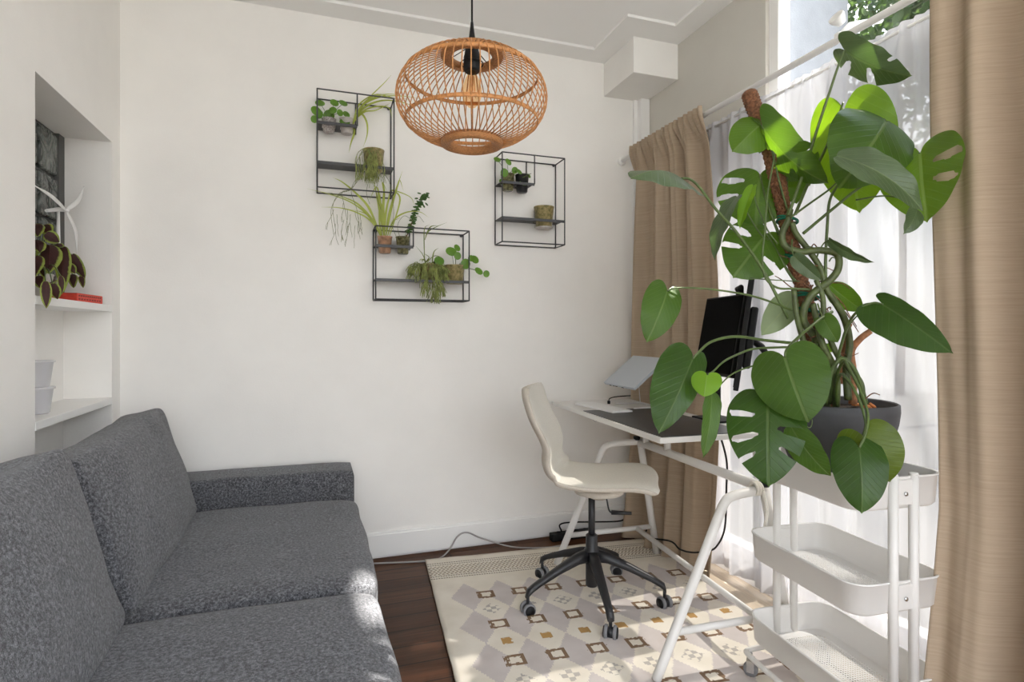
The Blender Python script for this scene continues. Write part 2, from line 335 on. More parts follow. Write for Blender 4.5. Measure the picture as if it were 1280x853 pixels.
class MB:
    def __init__(s): s.bm = bmesh.new()
    def box(s, x0, x1, y0, y1, z0, z1, bev=0.0, M=None, seg=2):
        r = bmesh.ops.create_cube(s.bm, size=1.0)
        vs = r['verts']
        for v in vs:
            v.co = Vector(((x0+x1)/2+v.co.x*(x1-x0), (y0+y1)/2+v.co.y*(y1-y0), (z0+z1)/2+v.co.z*(z1-z0)))
        if bev > 0:
            es = list({e for v in vs for e in v.link_edges})
            r = bmesh.ops.bevel(s.bm, geom=es, offset=bev, segments=seg, affect='EDGES', profile=.5)
            vs = list({v for f in r['faces'] for v in f.verts} | {v for v in vs if v.is_valid})
        if M is not None:
            for v in vs: v.co = M @ v.co
        return s
    def tube(s, pts, r, seg=8, caps=True, closed=False):
        P = [Vector(p) for p in pts]
        n = len(P)
        R = r if isinstance(r, (list, tuple)) else [r]*n
        if len(R) != n: R = [R[0] + (R[-1]-R[0])*i/(n-1) for i in range(n)]
        rings = []; up = None
        for i in range(n):
            if closed: t = P[(i+1) % n]-P[i-1]
            else: t = P[min(i+1, n-1)]-P[max(i-1, 0)]
            if t.length < 1e-9: t = Vector((0, 0, 1))
            t.normalize()
            if up is None:
                a = Vector((0, 0, 1)) if abs(t.z) < .9 else Vector((1, 0, 0))
                up = (a - t*a.dot(t)).normalized()
            else:
                up = (up - t*up.dot(t))
                if up.length < 1e-6: up = t.orthogonal()
                up.normalize()
            b = t.cross(up)
            rings.append([s.bm.verts.new(P[i]+(up*math.cos(2*PI*k/seg)+b*math.sin(2*PI*k/seg))*R[i]) for k in range(seg)])
        for i in range(n if closed else n-1):
            A, B = rings[i], rings[(i+1) % n]
            for k in range(seg):
                s.bm.faces.new((A[k], A[(k+1) % seg], B[(k+1) % seg], B[k])).smooth = True
        if caps and not closed:
            s.bm.faces.new(rings[0][::-1]); s.bm.faces.new(rings[-1])
        return s
    def lathe(s, prof, c, seg=32, axis=None, smooth=True, cap=True):
        """prof: [(r,z)...] revolved about z through c (or about `axis`)"""
        c = Vector(c)
        Mx = Matrix.Identity(3) if axis is None else Vector((0, 0, 1)).rotation_difference(Vector(axis)).to_matrix()
        rings = []
        for r, z in prof:
            rings.append([s.bm.verts.new(c+Mx @ Vector((r*math.cos(2*PI*k/seg), r*math.sin(2*PI*k/seg), z))) for k in range(seg)])
        for A, B in zip(rings, rings[1:]):
            for k in range(seg):
                f = s.bm.faces.new((A[k], A[(k+1) % seg], B[(k+1) % seg], B[k])); f.smooth = smooth
        if cap:
            s.bm.faces.new(rings[0][::-1]); s.bm.faces.new(rings[-1])
        return s
    def torus(s, c, R, r, seg=48, ms=8, axis=None):
        Mx = Matrix.Identity(3) if axis is None else Vector((0, 0, 1)).rotation_difference(Vector(axis)).to_matrix()
        pts = [Vector(c)+Mx @ Vector((R*math.cos(2*PI*i/seg), R*math.sin(2*PI*i/seg), 0)) for i in range(seg)]
        return s.tube(pts, r, ms, closed=True)
    def ribbon(s, pts, w, side=None, fold=.0):
        """grass blade: strip along pts, widths w list, with a folded keel; uv 'leaf'"""
        uv = s.bm.loops.layers.uv.get('leaf') or s.bm.loops.layers.uv.new('leaf')
        P = [Vector(p) for p in pts]; n = len(P); rows = []
        for i in range(n):
            t = (P[min(i+1, n-1)]-P[max(i-1, 0)]).normalized()
            sd = Vector(side) if side is not None else Vector((0, -1, .35))
            b = t.cross(sd)
            if b.length < 1e-4: b = t.orthogonal()
            b.normalize(); nn = b.cross(t)
            ww = w(i/(n-1))
            rows.append([s.bm.verts.new(P[i]-b*ww+nn*fold*ww), s.bm.verts.new(P[i]), s.bm.verts.new(P[i]+b*ww+nn*fold*ww)])
        for i in range(n-1):
            for k in range(2):
                f = s.bm.faces.new((rows[i][k], rows[i][k+1], rows[i+1][k+1], rows[i+1][k])); f.smooth = True
                for lp, (a, b) in zip(f.loops, ((k-1, i), (k, i), (k, i+1), (k-1, i+1))): lp[uv].uv = (a, b/(n-1))
        return s
    def disc_leaf(s, c, n, r, rim=.0, seg=12, ax=None, long=1.0):
        """a small rounded leaf, dished, centred at c facing n"""
        uv = s.bm.loops.layers.uv.get('leaf') or s.bm.loops.layers.uv.new('leaf')
        c = Vector(c); n = Vector(n).normalized(); x = n.orthogonal().normalized() if ax is None else Vector(ax)
        x = (x - n*x.dot(n)).normalized(); y = n.cross(x)
        cv = s.bm.verts.new(c - n*r*.18)
        mid = []; outr = []
        for k in range(seg):
            a = 2*PI*k/seg; d = x*math.cos(a)*long+y*math.sin(a)
            mid.append(s.bm.verts.new(c+d*r*.6-n*r*.08)); outr.append(s.bm.verts.new(c+d*r-n*r*rim))
        for k in range(seg):
            j = (k+1) % seg
            for vs, uvs in (((cv, mid[k], mid[j]), (0, .3, .3)), ((mid[k], outr[k], outr[j], mid[j]), (.3, .5, .5, .3))):
                f = s.bm.faces.new(vs); f.smooth = True
                for lp, q in zip(f.loops, uvs): lp[uv].uv = (q, .5)
        return s
    def grid(s, fn, nu, nv, smooth=True, uvn=None):
        V = [[s.bm.verts.new(fn(i/nu, j/nv)) for j in range(nv+1)] for i in range(nu+1)]
        for i in range(nu):
            for j in range(nv):
                f = s.bm.faces.new((V[i][j], V[i+1][j], V[i+1][j+1], V[i][j+1])); f.smooth = smooth
        return s

def obj(name, mb, material, parent=None, smooth=None, solid=None, sub=None, origin=None):
    bm = mb.bm if isinstance(mb, MB) else mb
    bmesh.ops.recalc_face_normals(bm, faces=bm.faces[:])
    me = bpy.data.meshes.new(name)
    bm.to_mesh(me); bm.free()
    if smooth is not None:
        for p in me.polygons: p.use_smooth = smooth
    o = bpy.data.objects.new(name, me); C.objects.link(o)
    me.materials.append(material)
    off = None
    if parent is not None:
        o.parent = parent
        q = parent; off = Vector((0, 0, 0))
        while q is not None: off += q.location; q = q.parent
    elif origin is not None:
        off = Vector(origin); o.location = off
    if off is not None:
        me.transform(Matrix.Translation(-off))
    if solid:
        md = o.modifiers.new('Solidify', 'SOLIDIFY'); md.thickness = solid; md.offset = 0
    if sub:
        md = o.modifiers.new('Subdivision', 'SUBSURF'); md.levels = sub; md.render_levels = sub
    return o
def thing(name, label, cat, loc=(0, 0, 0), group=None):
    o = bpy.data.objects.new(name, None); C.objects.link(o); o.location = loc; o.empty_display_size = .1
    o['label'] = label; o['category'] = cat
    if group: o['group'] = group
    return o
def tag(o, label, cat, group=None):
    o['label'] = label; o['category'] = cat
    if group: o['group'] = group
    return o
def struct(name, mb, m, parent=None, **kw):
    o = obj(name, mb, m, parent, **kw)
    if parent is None: o['kind'] = 'structure'
    return o

# soft cushion: rounded box warped to eight corners with puffed faces
def cushion(corners, dims, r, puff=(0, 0, 0), n=14, nz_amp=.006, seed=0, sag=None):
    """corners[(i,j,k)] for i,j,k in 0/1; dims metric size for the rounding; puff along each axis in metres"""
    bm = bmesh.new()
    dx, dy, dz = dims
    verts = {}
    def warp(a, b, c):
        # a,b,c in -1..1 ; rounded-box
        p = Vector((a*dx/2, b*dy/2, c*dz/2))
        q = Vector((max(-dx/2+r, min(dx/2-r, p.x)), max(-dy/2+r, min(dy/2-r, p.y)), max(-dz/2+r, min(dz/2-r, p.z))))
        d = p-q
        if d.length > 1e-9:
            m = max(abs(d.x), abs(d.y), abs(d.z)); d = d.normalized()*m
        p = q+d
        a, b, c = p.x/dx*2, p.y/dy*2, p.z/dz*2
        w = Vector((0, 0, 0))
        for (i, j, k), co in corners.items():
            w += Vector(co)*((1+(a if i else -a))/2*(1+(b if j else -b))/2*(1+(c if k else -c))/2)
        def bl(u, v): return (1-abs(u)**2.2)*(1-abs(v)**2.2)
        ex = (Vector(corners[(1, 0, 0)])-Vector(corners[(0, 0, 0)])).normalized()
        ey = (Vector(corners[(0, 1, 0)])-Vector(corners[(0, 0, 0)])).normalized()
        ez = (Vector(corners[(0, 0, 1)])-Vector(corners[(0, 0, 0)])).normalized()
        w += ex*puff[0]*bl(b, c)*a + ey*puff[1]*bl(a, c)*b + ez*puff[2]*bl(a, b)*c
        if sag: w += sag(a, b, c)
        nz = noise.noise_vector(w*5+Vector((seed*3.1, seed, 0)))*nz_amp + noise.noise_vector(w*14+Vector((seed, 0, seed)))*nz_amp*.35
        return w+nz
    def vert(i, j, k):
        key = (i, j, k)
        if key not in verts: verts[key] = bm.verts.new(warp(-1+2*i/n, -1+2*j/n, -1+2*k/n))
        return verts[key]
    for ax in range(3):
        for s_ in (0, n):
            for i in range(n):
                for j in range(n):
                    def kk(u, v):
                        t = [0, 0, 0]; t[ax] = s_; t[(ax+1) % 3] = u; t[(ax+2) % 3] = v
                        return vert(*t)
                    f = bm.faces.new((kk(i, j), kk(i+1, j), kk(i+1, j+1), kk(i, j+1))); f.smooth = True
    return bm
def hexa(x0, x1, y0, y1, z0, z1):
    return {(i, j, k): (x1 if i else x0, y1 if j else y0, z1 if k else z0) for i in (0, 1) for j in (0, 1) for k in (0, 1)}

# ================================================================== ROOM
XL, XR, YB, YR, ZC = -.84, 1.885, 3.0, -1.35, 2.755
b = MB(); b.box(-1.3, 2.1, YR-.2, YB+.2, -.12, 0); struct('floor', b, M_floor)
b = MB(); b.box(-1.3, 2.1, YB, YB+.2, 0, 3.0); struct('wall_back', b, M_wall)
# left wall with the niche
NY0, NY1, NZ0, NZ1, NX = 2.183, 2.893, .38, 1.993, -1.015
b = MB()
b.box(-1.3, XL, YR, NY0, 0, 3.0); b.box(-1.3, XL, NY1, YB, 0, 3.0)
b.box(-1.3, XL, NY0, NY1, NZ1, 3.0); b.box(-1.3, XL, NY0, NY1, 0, NZ0)
b.box(-1.3, NX, NY0, NY1, NZ0, 1.268)
struct('wall_left', b, M_wall)
# right wall: window opening 1 (in view), window opening 2 (unseen, added for daylight behind the camera)
WY0, WY1, WZ0, WZ1 = .15, 2.02, .10, 2.68
b = MB()
b.box(XR, XR+.09, 2.40, YB, 0, 3.0); b.box(XR, XR+.09, WY1, 2.40, 2.0, 3.0); b.box(XR, XR+.09, WY1, 2.40, 0, WZ0); b.box(XR, XR+.09, WY0, WY1, 0, WZ0); b.box(XR, XR+.09, WY0, WY1, WZ1, 3.0)
b.box(XR, XR+.09, -.15, WY0, 0, 3.0); b.box(XR, XR+.09, -1.2, -.15, 0, .1); b.box(XR, XR+.09, -1.2, -.15, WZ1, 3.0); b.box(XR, XR+.09, YR, -1.2, 0, 3.0)
struct('wall_right', b, M_wall_shaded)
# rear wall behind the camera; its large window is added for daylight fill
b = MB()
b.box(-1.3, -.80, YR-.2, YR, 0, 3.0); b.box(1.85, 2.1, YR-.2, YR, 0, 3.0); b.box(-.80, 1.85, YR-.2, YR, 0, .06); b.box(-.80, 1.85, YR-.2, YR, 2.72, 3.0)
struct('wall_rear', b, M_wall)
b = MB(); b.box(-1.3, 2.1, YR, YB, ZC+.014, 3.0)
struct('ceiling', b, M_ceil)
# flat margin board around the ceiling, stepping round the boxed-in duct
BX = 1.476; BY = 2.508; WX = 1.757
b = MB()
b.box(XL, BX, 2.868, YB, ZC, ZC+.0145); b.box(BX, XR, BY, YB, ZC, ZC+.0145); b.box(WX, XR, YR, BY, ZC, ZC+.0145); b.box(XL, XL+.13, YR, 2.868, ZC, ZC+.0145)
struct('trim_1', b, M_trim)
b = MB(); b.box(1.605, XR, 2.665, YB, 2.562, ZC, bev=.003); struct('trim_2', b, M_wall)
b = MB(); b.box(1.825, XR, 2.945, YB, 0, 2.562, bev=.004); b.box(1.80, 1.826, 2.985, YB, 0, 2.562); struct('trim_3', b, M_trim)
# baseboard on the back wall
b = MB(); b.box(XL, 1.80, YB-.018, YB, .012, .125, bev=.003); b.box(XL, 1.80, YB-.012, YB, .12, .137, bev=.004)
struct('baseboard_back', b, M_trim)
b = MB(); b.box(1.70, XR, YR+.2, 2.97, 0.0, .012, bev=.003); struct('trim_4', b, M_threshold)
b = MB(); b.box(XR-.012, XR, WY1-1.9, 2.94, .012, .10, bev=.003); struct('baseboard_right', b, M_trim)

def window(name, y0, y1, z0, z1, x, mull, transom):
    w = bpy.data.objects.new(name, None); C.objects.link(w); w['kind'] = 'structure'; w.location = (x, (y0+y1)/2, z0)
    f = MB(); t = .055; d0, d1 = x-.012, x+.055
    f.box(d0, d1, y0, y0+t, z0, z1, bev=.004); f.box(d0, d1, y1-t, y1, z0, z1, bev=.004)
    f.box(d0, d1, y0+t, y1-t, z0, z0+t, bev=.004); f.box(d0, d1, y0+t, y1-t, z1-t, z1, bev=.004)
    for m_ in mull: f.box(d0+.01, d1, m_-.03, m_+.03, z0+t, z1-t, bev=.004)
    for m_ in transom: f.box(d0+.01, d1, y0+t, y1-t, m_-.02, m_+.02, bev=.003)
    obj('window_frame', f, M_trim, w)
    g = MB(); g.box(x+.035, x+.041, y0+t, y1-t, z0+t, z1-t); obj('pane', g, M_glass, w)
    return w
window('window_1', WY0, WY1, WZ0, WZ1, XR+.03, [.95], [])
window('window_5', WY1, 2.40, WZ0, 2.0, XR+.03, [], [])
window('side_fill_window', -1.2, -.15, WZ0, WZ1, XR+.03, [], [])  # unseen side window, added to bring daylight in
w = bpy.data.objects.new('rear_fill_window', None); C.objects.link(w); w['kind'] = 'structure'; w.location = (.55, YR, .12)  # added glazing out of view, lets fill daylight in from the rear
f = MB()
for x0 in (-.80, .50, 1.80): f.box(x0, x0+.05, YR-.12, YR-.06, .06, 2.72, bev=.004)
f.box(-.80, 1.85, YR-.12, YR-.06, .06, .11, bev=.004); f.box(-.80, 1.85, YR-.12, YR-.06, 2.67, 2.72, bev=.004)
obj('window_frame', f, M_trim, w)
g = MB(); g.box(-.75, 1.80, YR-.095, YR-.089, .11, 2.67); obj('pane', g, M_glass, w)

# glass block light in the upper niche
gb = bpy.data.objects.new('window_4', None); C.objects.link(gb); gb['kind'] = 'structure'; gb.location = (NX, 2.45, 1.27)
m_ = MB(); m_.box(-1.11, NX-.012, NY0, NY1, 1.268, NZ1); m_.box(NX-.03, NX+.004, 2.84, NY1, 1.268, NZ1); obj('window_frame', m_, M_mortar, gb)
g = MB()
for i in range(4):
    for j in range(4):
        y0 = 2.838-(i+1)*.178; z0 = NZ1-.01-(j+1)*.18
        if z0 < 1.26: z0 = 1.27
        z1 = NZ1-.012-j*.18
        g.box(NX-.02, NX+.004, y0+.006, y0+.172, z0+.006, z1-.002, bev=.012, seg=3)
obj('pane', g, M_block, gb)
def niche_shelf(z, label):
    b = MB(); b.box(NX, XL+.002, NY0, NY1, z-.028, z, bev=.002)
    return tag(obj('niche_shelf', b, M_trim, origin=((NX+XL)/2, 2.54, z)), label, 'shelf', 'white boards in the wall niche')
niche_shelf(1.285, 'upper white board in the wall niche carrying the coleus and red book')
niche_shelf(.885, 'lower white board in the wall niche carrying the frosted tubs')

# ================================================================== SOFA
S = thing('sofa', 'dark grey melange two-seat sofa along the left wall under the niche', 'sofa', (-.33, 1.77, 0))
b = MB(); b.box(-.80, .10, .80, 2.72, .05, .235, bev=.02); obj('base', b, M_sofa, S, smooth=True)
b = MB()
for x in (-.74, .04):
    for y in (.72, 2.82): b.lathe([(.02, 0), (.026, .05)], (x, y, 0), 12)
# short block feet are parts of their own
for x in (-.74, .04):
    for y in (.74, 2.80):
        f = MB(); f.lathe([(.018, 0), (.026, .055)], (x, y, 0), 12); obj('foot', f, M_blackplastic, S)
b.bm.free()
def seat(y0, y1, seed):
    c = hexa(-.80, .175, y0, y1, .225, .412)
    return cushion(c, (.975, y1-y0, .19), .05, (0.012, .004, .016), n=16, seed=seed, nz_amp=.009)
obj('seat_cushion', seat(1.775, 2.735, 1), M_sofa, S, sub=1)
obj('seat_cushion', seat(.80, 1.768, 2), M_sofa, S, sub=1)
def backc(y0, y1, seed, dz=0, lean=0):
    c = {(0, 0, 0): (-.77, y0, .40), (1, 0, 0): (-.462, y0, .395), (0, 1, 0): (-.77, y1, .40), (1, 1, 0): (-.462, y1, .395),
         (0, 0, 1): (-.765, y0+.01, .80+dz), (1, 0, 1): (-.585+lean, y0+.01, .842+dz), (0, 1, 1): (-.765, y1-.03, .81+dz), (1, 1, 1): (-.60, y1-.03, .858+dz)}
    def sag(a, bb, cc):
        return Vector((0, 0, (.0 if cc < 0 else (.004+.024*max(0, bb))*abs(bb)**5 - .003*(1-bb*bb))*max(0, cc)))
    return cushion(c, (.25, y1-y0, .45), .034, (.045, .010, .010), n=18, seed=seed, nz_amp=.012, sag=sag)
obj('back_cushion', backc(1.785, 2.735, 3), M_sofa, S, sub=1)
obj('back_cushion', backc(.80, 1.765, 4, .012, .0), M_sofa, S, sub=1)
b = MB(); b.box(-.835, -.765, .60, 2.955, .05, .60, bev=.03, seg=3); obj('backrest_frame', b, M_sofa, S, smooth=True)
for y0, y1 in ((2.742, 2.958), (.585, .795)):
    c = hexa(-.765, .165, y0, y1, .055, .526)
    obj('armrest', cushion(c, (.93, y1-y0, .47), .022, (.004, .004, .006), n=14, seed=y0, nz_amp=.003), M_sofa, S)

# ================================================================== RUG
RA = math.radians(-4.8)
rug = MB()
def rugpt(u, v):
    x = 1.27*u; y = -1.78*v
    e = noise.noise(Vector((x*4, y*4, 3)))
    wv = .004*noise.noise(Vector((y*9, 1, 0))) if u < .02 else 0
    return Vector((x+wv, y+(.006*noise.noise(Vector((x*6, 4, 0))) if v < .02 else 0), .0095+.0012*e))
rug.grid(rugpt, 60, 80)
r_ = obj('area_rug', rug, M_rug, solid=.010)
r_.location = (.521, 2.868, 0); r_.rotation_euler = (0, 0, RA)
tag(r_, 'cream and grey woven kilim rug with lozenge pattern on the dark floor', 'rug')

# ================================================================== PENDANT LAMP
PC = at(590, 118, 1.83); PC.z = 1.919
L = thing('pendant_lamp', 'round open rattan cage pendant lamp hanging on a black cord', 'lamp', PC)
RR, HH = .242, .137
def prof(s):   # s in -1..1 from bottom ring to top ring : (r, z)
    a = s*math.radians(71)
    r = RR*(abs(math.cos(a))**.82); z = HH*math.sin(a)/math.sin(math.radians(71))
    return r, z
b = MB(); nr = 58
for k in range(nr):
    a0 = 2*PI*k/nr
    pts = []
    for i in range(15):
        s_ = -1+2*i/14; r, z = prof(s_)
        a = a0
        pts.append(PC+Vector((r*math.cos(a), r*math.sin(a), z)))
    # the rib tip loops over the top ring
    d = Vector((math.cos(a0), math.sin(a0), 0))
    pts += [PC+d*(.098)+Vector((0, 0, HH+.010)), PC+d*.086+Vector((0, 0, HH+.006)), PC+d*.084+Vector((0, 0, HH-.01))]
    b.tube(pts, .0020, 5)
obj('rattan_cage', b, M_rattan, L)
for s_ in (-.42, .42):
    r, z = prof(s_); q = MB()
    q.bm.free(); q = MB()
    q.lathe([(r-.004, z-.006), (r-.0015, z-.006), (r-.0015, z+.006), (r-.004, z+.006), (r-.004, z-.006)], PC, 64, cap=False); obj('hoop', q, M_rattan, L)
for s_, nm in ((-1, 'bottom_ring'), (1, 'top_ring')):
    r, z = prof(s_); q = MB()
    ri = .069
    q.lathe([(r+.004, z-.008*0), (r+.002, z+.012*s_), (r-.012, z+.017*s_), (ri, z+.010*s_), (ri-.004, z-.004*s_), (ri+.006, z-.010*s_), (r, z-.008*s_), (r+.004, z)], PC, 64, cap=False)
    obj(nm, q, M_rattan_d, L)
b = MB()
b.lathe([(.004, .25), (.010, .20), (.018, .172), (.024, .15), (.024, .145), (.027, .135), (.027, .095), (.022, .088)], PC, 24); obj('socket', b, M_blackplastic, L)
for k in range(3):
    a = 2*PI*k/3+.5
    obj('support_wire', MB().tube([PC+Vector((.02*math.cos(a), .02*math.sin(a), .165)), PC+Vector((.078*math.cos(a), .078*math.sin(a), HH))], .0016, 6), M_blackplastic, L)
obj('shade_ring', MB().torus(PC+Vector((0, 0, .115)), .036, .002, 24, 6), M_blackplastic, L)
b = MB(); b.tube([PC+Vector((0, 0, .24)), Vector((PC.x, PC.y, ZC-.02))], .0032, 8); obj('cord', b, M_blackplastic, L)
b = MB(); b.lathe([(.045, -.025), (.05, -.02), (.05, .0145)], (PC.x, PC.y, ZC), 24); obj('ceiling_rose', b, M_blackplastic, L)
b = MB(); b.lathe([(.012, .09), (.014, .082), (.024, .06), (.031, .035), (.031, .01), (.024, -.012), (.012, -.024), (.002, -.027)], PC, 24); bulb = obj('bulb', b, M_bulb, L)
b = MB()
for k in range(6):
    a = 2*PI*k/6
    b.tube([PC+Vector((.006*math.cos(a), .006*math.sin(a), .075)), PC+Vector((.012*math.cos(a), .012*math.sin(a), .005))], .0009, 5)
obj('filament', b, M_filament, bulb)

# ================================================================== CURTAIN RODS AND CURTAINS
XROD, ZROD = 1.722, 2.19
T = thing('curtain_rod', 'white round curtain rod running from the back wall past the window', 'curtain rod', (XROD, 1.5, ZROD))
b = MB(); b.tube([(XROD, YB-.001, ZROD), (XROD, -.5, ZROD)], .0125, 16); obj('rod', b, M_trim, T)
b = MB(); b.lathe([(.026, 0), (.026, .012), (.016, .018)], (XROD, YB, ZROD), 20, axis=(0, -1, 0)); obj('wall_flange', b, M_trim, T)
bp = atX(1050, 28, XROD)
b = MB(); b.box(XROD-.016, XROD+.016, bp.y-.012, bp.y+.012, ZROD-.004, ZROD+.02, bev=.004)
b.tube([(XROD, bp.y, ZROD+.01), (XROD+.045, bp.y, ZROD+.055), (XR+.03, bp.y, ZROD+.10)], .011, 12)
b.lathe([(.026, 0), (.026, .01), (.014, .035)], (XROD-.02, bp.y, ZROD+.075), 20, axis=(.8, 0, -.55)); obj('bracket', b, M_trim, T)
T = thing('sheer_curtain_rail', 'thin white tension rail holding the sheer just inside the glass', 'curtain rod', (1.838, 1.2, 2.17))
b = MB(); b.tube([(1.838, 2.43, 2.172), (1.838, -.3, 2.172)], .006, 10); obj('rail', b, M_trim, T)
b = MB(); b.box(1.834, XR, 2.422, 2.434, 2.16, 2.184, bev=.002); obj('bracket', b, M_trim, T)

def curtain_mesh(y_of, x_of, z0, z1, nu, nv):
    """u along the width, v from hem to header"""
    b = MB()
    b.grid(lambda u, v: Vector((x_of(u, v), y_of(u, v), z0+(z1-z0)*v)), nu, nv)
    return b
# far beige curtain
def yf(u, v):
    left = 2.865 + .105*math.sin(min(1, (1-v)*1.9)*PI/2)*(1 if v > 0 else 1) - .07*max(0, .22-v)/.22
    right = 2.222 - .06*math.sin((1-v)*PI*.9)
    w = .012*math.sin(u*37+v*2)
    return left + (right-left)*u + w*(1-v)*.5
def xf(u, v):
    hdr = max(0, min(1, (v-.93)/.05))
    base = 1.738 + .024*math.sin(v*PI)**.7*(1 if v < 1 else 0) - .05*max(0, .22-v)/.22*(1-u)**2*2.0
    a = .034*(1-.3*v)
    q = u + .035*math.sin(u*9.0+1.0) + .012*math.sin(v*2.5+u*6)
    f1 = a*math.sin(q*2*PI*4.6+.5) + .010*math.sin(q*2*PI*10.3+v*1.2) + .006*math.sin(u*31+v*5)
    f2 = .010*math.sin(u*2*PI*17+.6*math.sin(u*20)) + .004*math.sin(u*2*PI*41+1)
    base = base*(1-hdr) + (XROD-.026)*hdr
    return base+(f1*(1-hdr)+f2*.85*hdr)
cb = curtain_mesh(yf, xf, .018, 2.228, 190, 60)
tag(obj('linen_curtain', cb, M_curtain, solid=.003, origin=(XROD, 2.55, 0)), 'gathered beige linen curtain hanging at the far end of the rod beyond the desk', 'curtain', 'beige linen curtains')
# near beige curtain
def yn(u, v): return 1.098 + .022*v - .012*math.sin(v*5) - .70*u + .018*math.sin(v*3+u*4)
def xn(u, v):
    a = .052*(1-.25*v)
    env = min(1, u*9)
    lead = -.075*math.exp(-(u/.10)**2)*(1-.15*v) - .07*max(0, .3-v)/.3
    return 1.705 + lead + a*math.sin(u*2*PI*4.1+1.0+.35*math.sin(v*2.6))*env + .010*math.sin(u*2*PI*9+v*3) + .012*math.sin(v*4.2+u*3)*(1-v) + (.03*(1-v)**2)*-1
cb = curtain_mesh(yn, xn, .016, 2.228, 150, 50)
tag(obj('linen_curtain', cb, M_curtain, solid=.003, origin=(XROD, .78, 0)), 'beige linen curtain at the right edge hanging beside the white trolley', 'curtain', 'beige linen curtains')
# sheer
def ysn(u, v): return 2.42 - 2.1*u + .006*math.sin(u*90+v*3)
def xsn(u, v):
    hdr = max(0, min(1, (v-.955)/.03))
    a = .021*(1-.40*v)
    q = u*2*PI
    f = a*math.sin(q*13+.9*math.sin(q*2.3)+.5*math.sin(v*2)) + .009*math.sin(q*31+v*1.2)
    return 1.838 + f*(1-hdr) + hdr*(.006*math.sin(q*47)+.3*f)
cb = curtain_mesh(ysn, xsn, .045, 2.195, 420, 40)
tag(obj('sheer_curtain', cb, M_sheer, origin=(1.838, 1.3, 0)), 'white translucent voile curtain gathered across the window', 'curtain')

# ================================================================== DESK
dA, dB = Vector((1.247, 2.94, 0)), Vector((1.19, 1.793, 0))        # left edge, far and near
ey = (dA-dB).normalized(); ex = Vector((ey.y, -ey.x, 0))
DW, DZ = .475, .78
def dk(x, y, z): return dB+ex*x+ey*y+Vector((0, 0, z))
DM = Matrix(((ex.x, ey.x, 0, dB.x), (ex.y, ey.y, 0, dB.y), (0, 0, 1, 0), (0, 0, 0, 1)))
DLEN = (dA-dB).length
D = thing('desk', 'white trestle desk with tubular steel frame in front of the curtains', 'desk', dk(DW/2, DLEN/2, 0))
b = MB(); b.box(0, DW, 0, DLEN, DZ-.022, DZ, bev=.004, M=DM); obj('tabletop', b, M_white_metal, D)
def tubespl(pts, r, n=8): return MB().tube(spline(pts, n), r, 14)
# trestle frames (measured foot and corner points)
fL0, fR0 = Vector((1.125, 2.592, .004)), Vector((1.678, 2.56, .004))
nL0 = Vector((1.06, 1.62, .018)); nR0 = Vector((1.60, 1.585, .018))
fcl, fcr = Vector((1.372, 2.575, .572)), Vector((1.575, 2.56, .603))
ncl, ncr = Vector((1.325, 1.615, .575)), Vector((1.487, 1.605, .615))
def trestle(L0, cl, cr, R0, nm):
    t = obj(nm, MB().tube(spline([L0, L0.lerp(cl, .5), L0.lerp(cl, .86)], 6)+spline([L0.lerp(cl, .90), cl+Vector((.006, 0, .005)), cl.lerp(cr, .22)+Vector((0, 0, .016)), cl.lerp(cr, .6)+Vector((0, 0, .010)), cr], 8), .0165, 14), M_white_metal, D)
    r = obj('leg', MB().tube([cr+Vector((.004, 0, .012)), R0], .0175, 14), M_white_metal, D)
    return t
trestle(fL0+Vector((0, 0, .012)), fcl, fcr, fR0+Vector((0, 0, .012)), 'frame_tube')
trestle(nL0, ncl, ncr, nR0, 'frame_tube')
z_ = .153
obj('crossbar', MB().tube([fL0.lerp(fcl, z_/.58)+Vector((0, 0, 0)), fR0.lerp(fcr, z_/.6)], .0125, 12), M_white_metal, D)
obj('crossbar', MB().tube([nL0.lerp(ncl, z_/.58), nR0.lerp(ncr, z_/.6)], .0125, 12), M_white_metal, D)
obj('long_rail', MB().tube([fcr+Vector((0, 0, -.004)), ncr+Vector((0, 0, .006))], .0185, 14), M_white_metal, D)
obj('long_rail', MB().tube([Vector((1.565, 2.57, z_)), Vector((1.483, 1.612, z_))], .0125, 12), M_white_metal, D)
for q in (.08, .30):
    p = fcr.lerp(ncr, q)
    b = MB(); b.tube([p, Vector((p.x, p.y, DZ-.022))], .016, 12); b.box(p.x-.05, p.x+.05, p.y-.04, p.y+.04, DZ-.028, DZ-.022); obj('support_post', b, M_white_metal, D)
p = fcr+Vector((-.015, 0, .022))
b = MB(); b.lathe([(.017, -.012), (.017, .006)], p, 14); obj('joint_cap', b, M_blackplastic, D)
p = ncr+Vector((.004, 0, .022))
b = MB(); b.lathe([(.018, -.012), (.018, .006)], p, 14); obj('joint_cap', b, M_blackplastic, D)
# cloth cord tied on the near frame
b = MB()
for k, dx in enumerate((-.04, -.03, -.02)):
    b.torus(ncr+Vector((dx, 0, .006)), .021, .005, 20, 6, axis=(1, 0, .1))
b.tube(spline([ncr+Vector((-.02, -.022, .0)), ncr+Vector((-.012, -.03, -.06)), ncr+Vector((-.018, -.028, -.13))], 8), .006, 8)
tag(obj('tie_strap', b, M_chairfab, origin=ncr), 'cream cloth strap knotted around the near corner of the desk frame', 'strap')
b = MB(); b.tube(spline([dk(.05, .69, DZ-.022), dk(.045, .69, DZ-.036), dk(.05, .675, DZ-.045), dk(.06, .68, DZ-.038)], 6), .0025, 8)
obj('cable_hook', b, M_chrome, D)

# desk mat
b = MB(); b.box(.012, .40, .006, .735, DZ, DZ+.003, bev=.001, M=DM)
tag(obj('desk_mat', b, M_mat, origin=dk(.2, .37, DZ)), 'charcoal felt desk mat on the near part of the white desktop', 'desk mat')

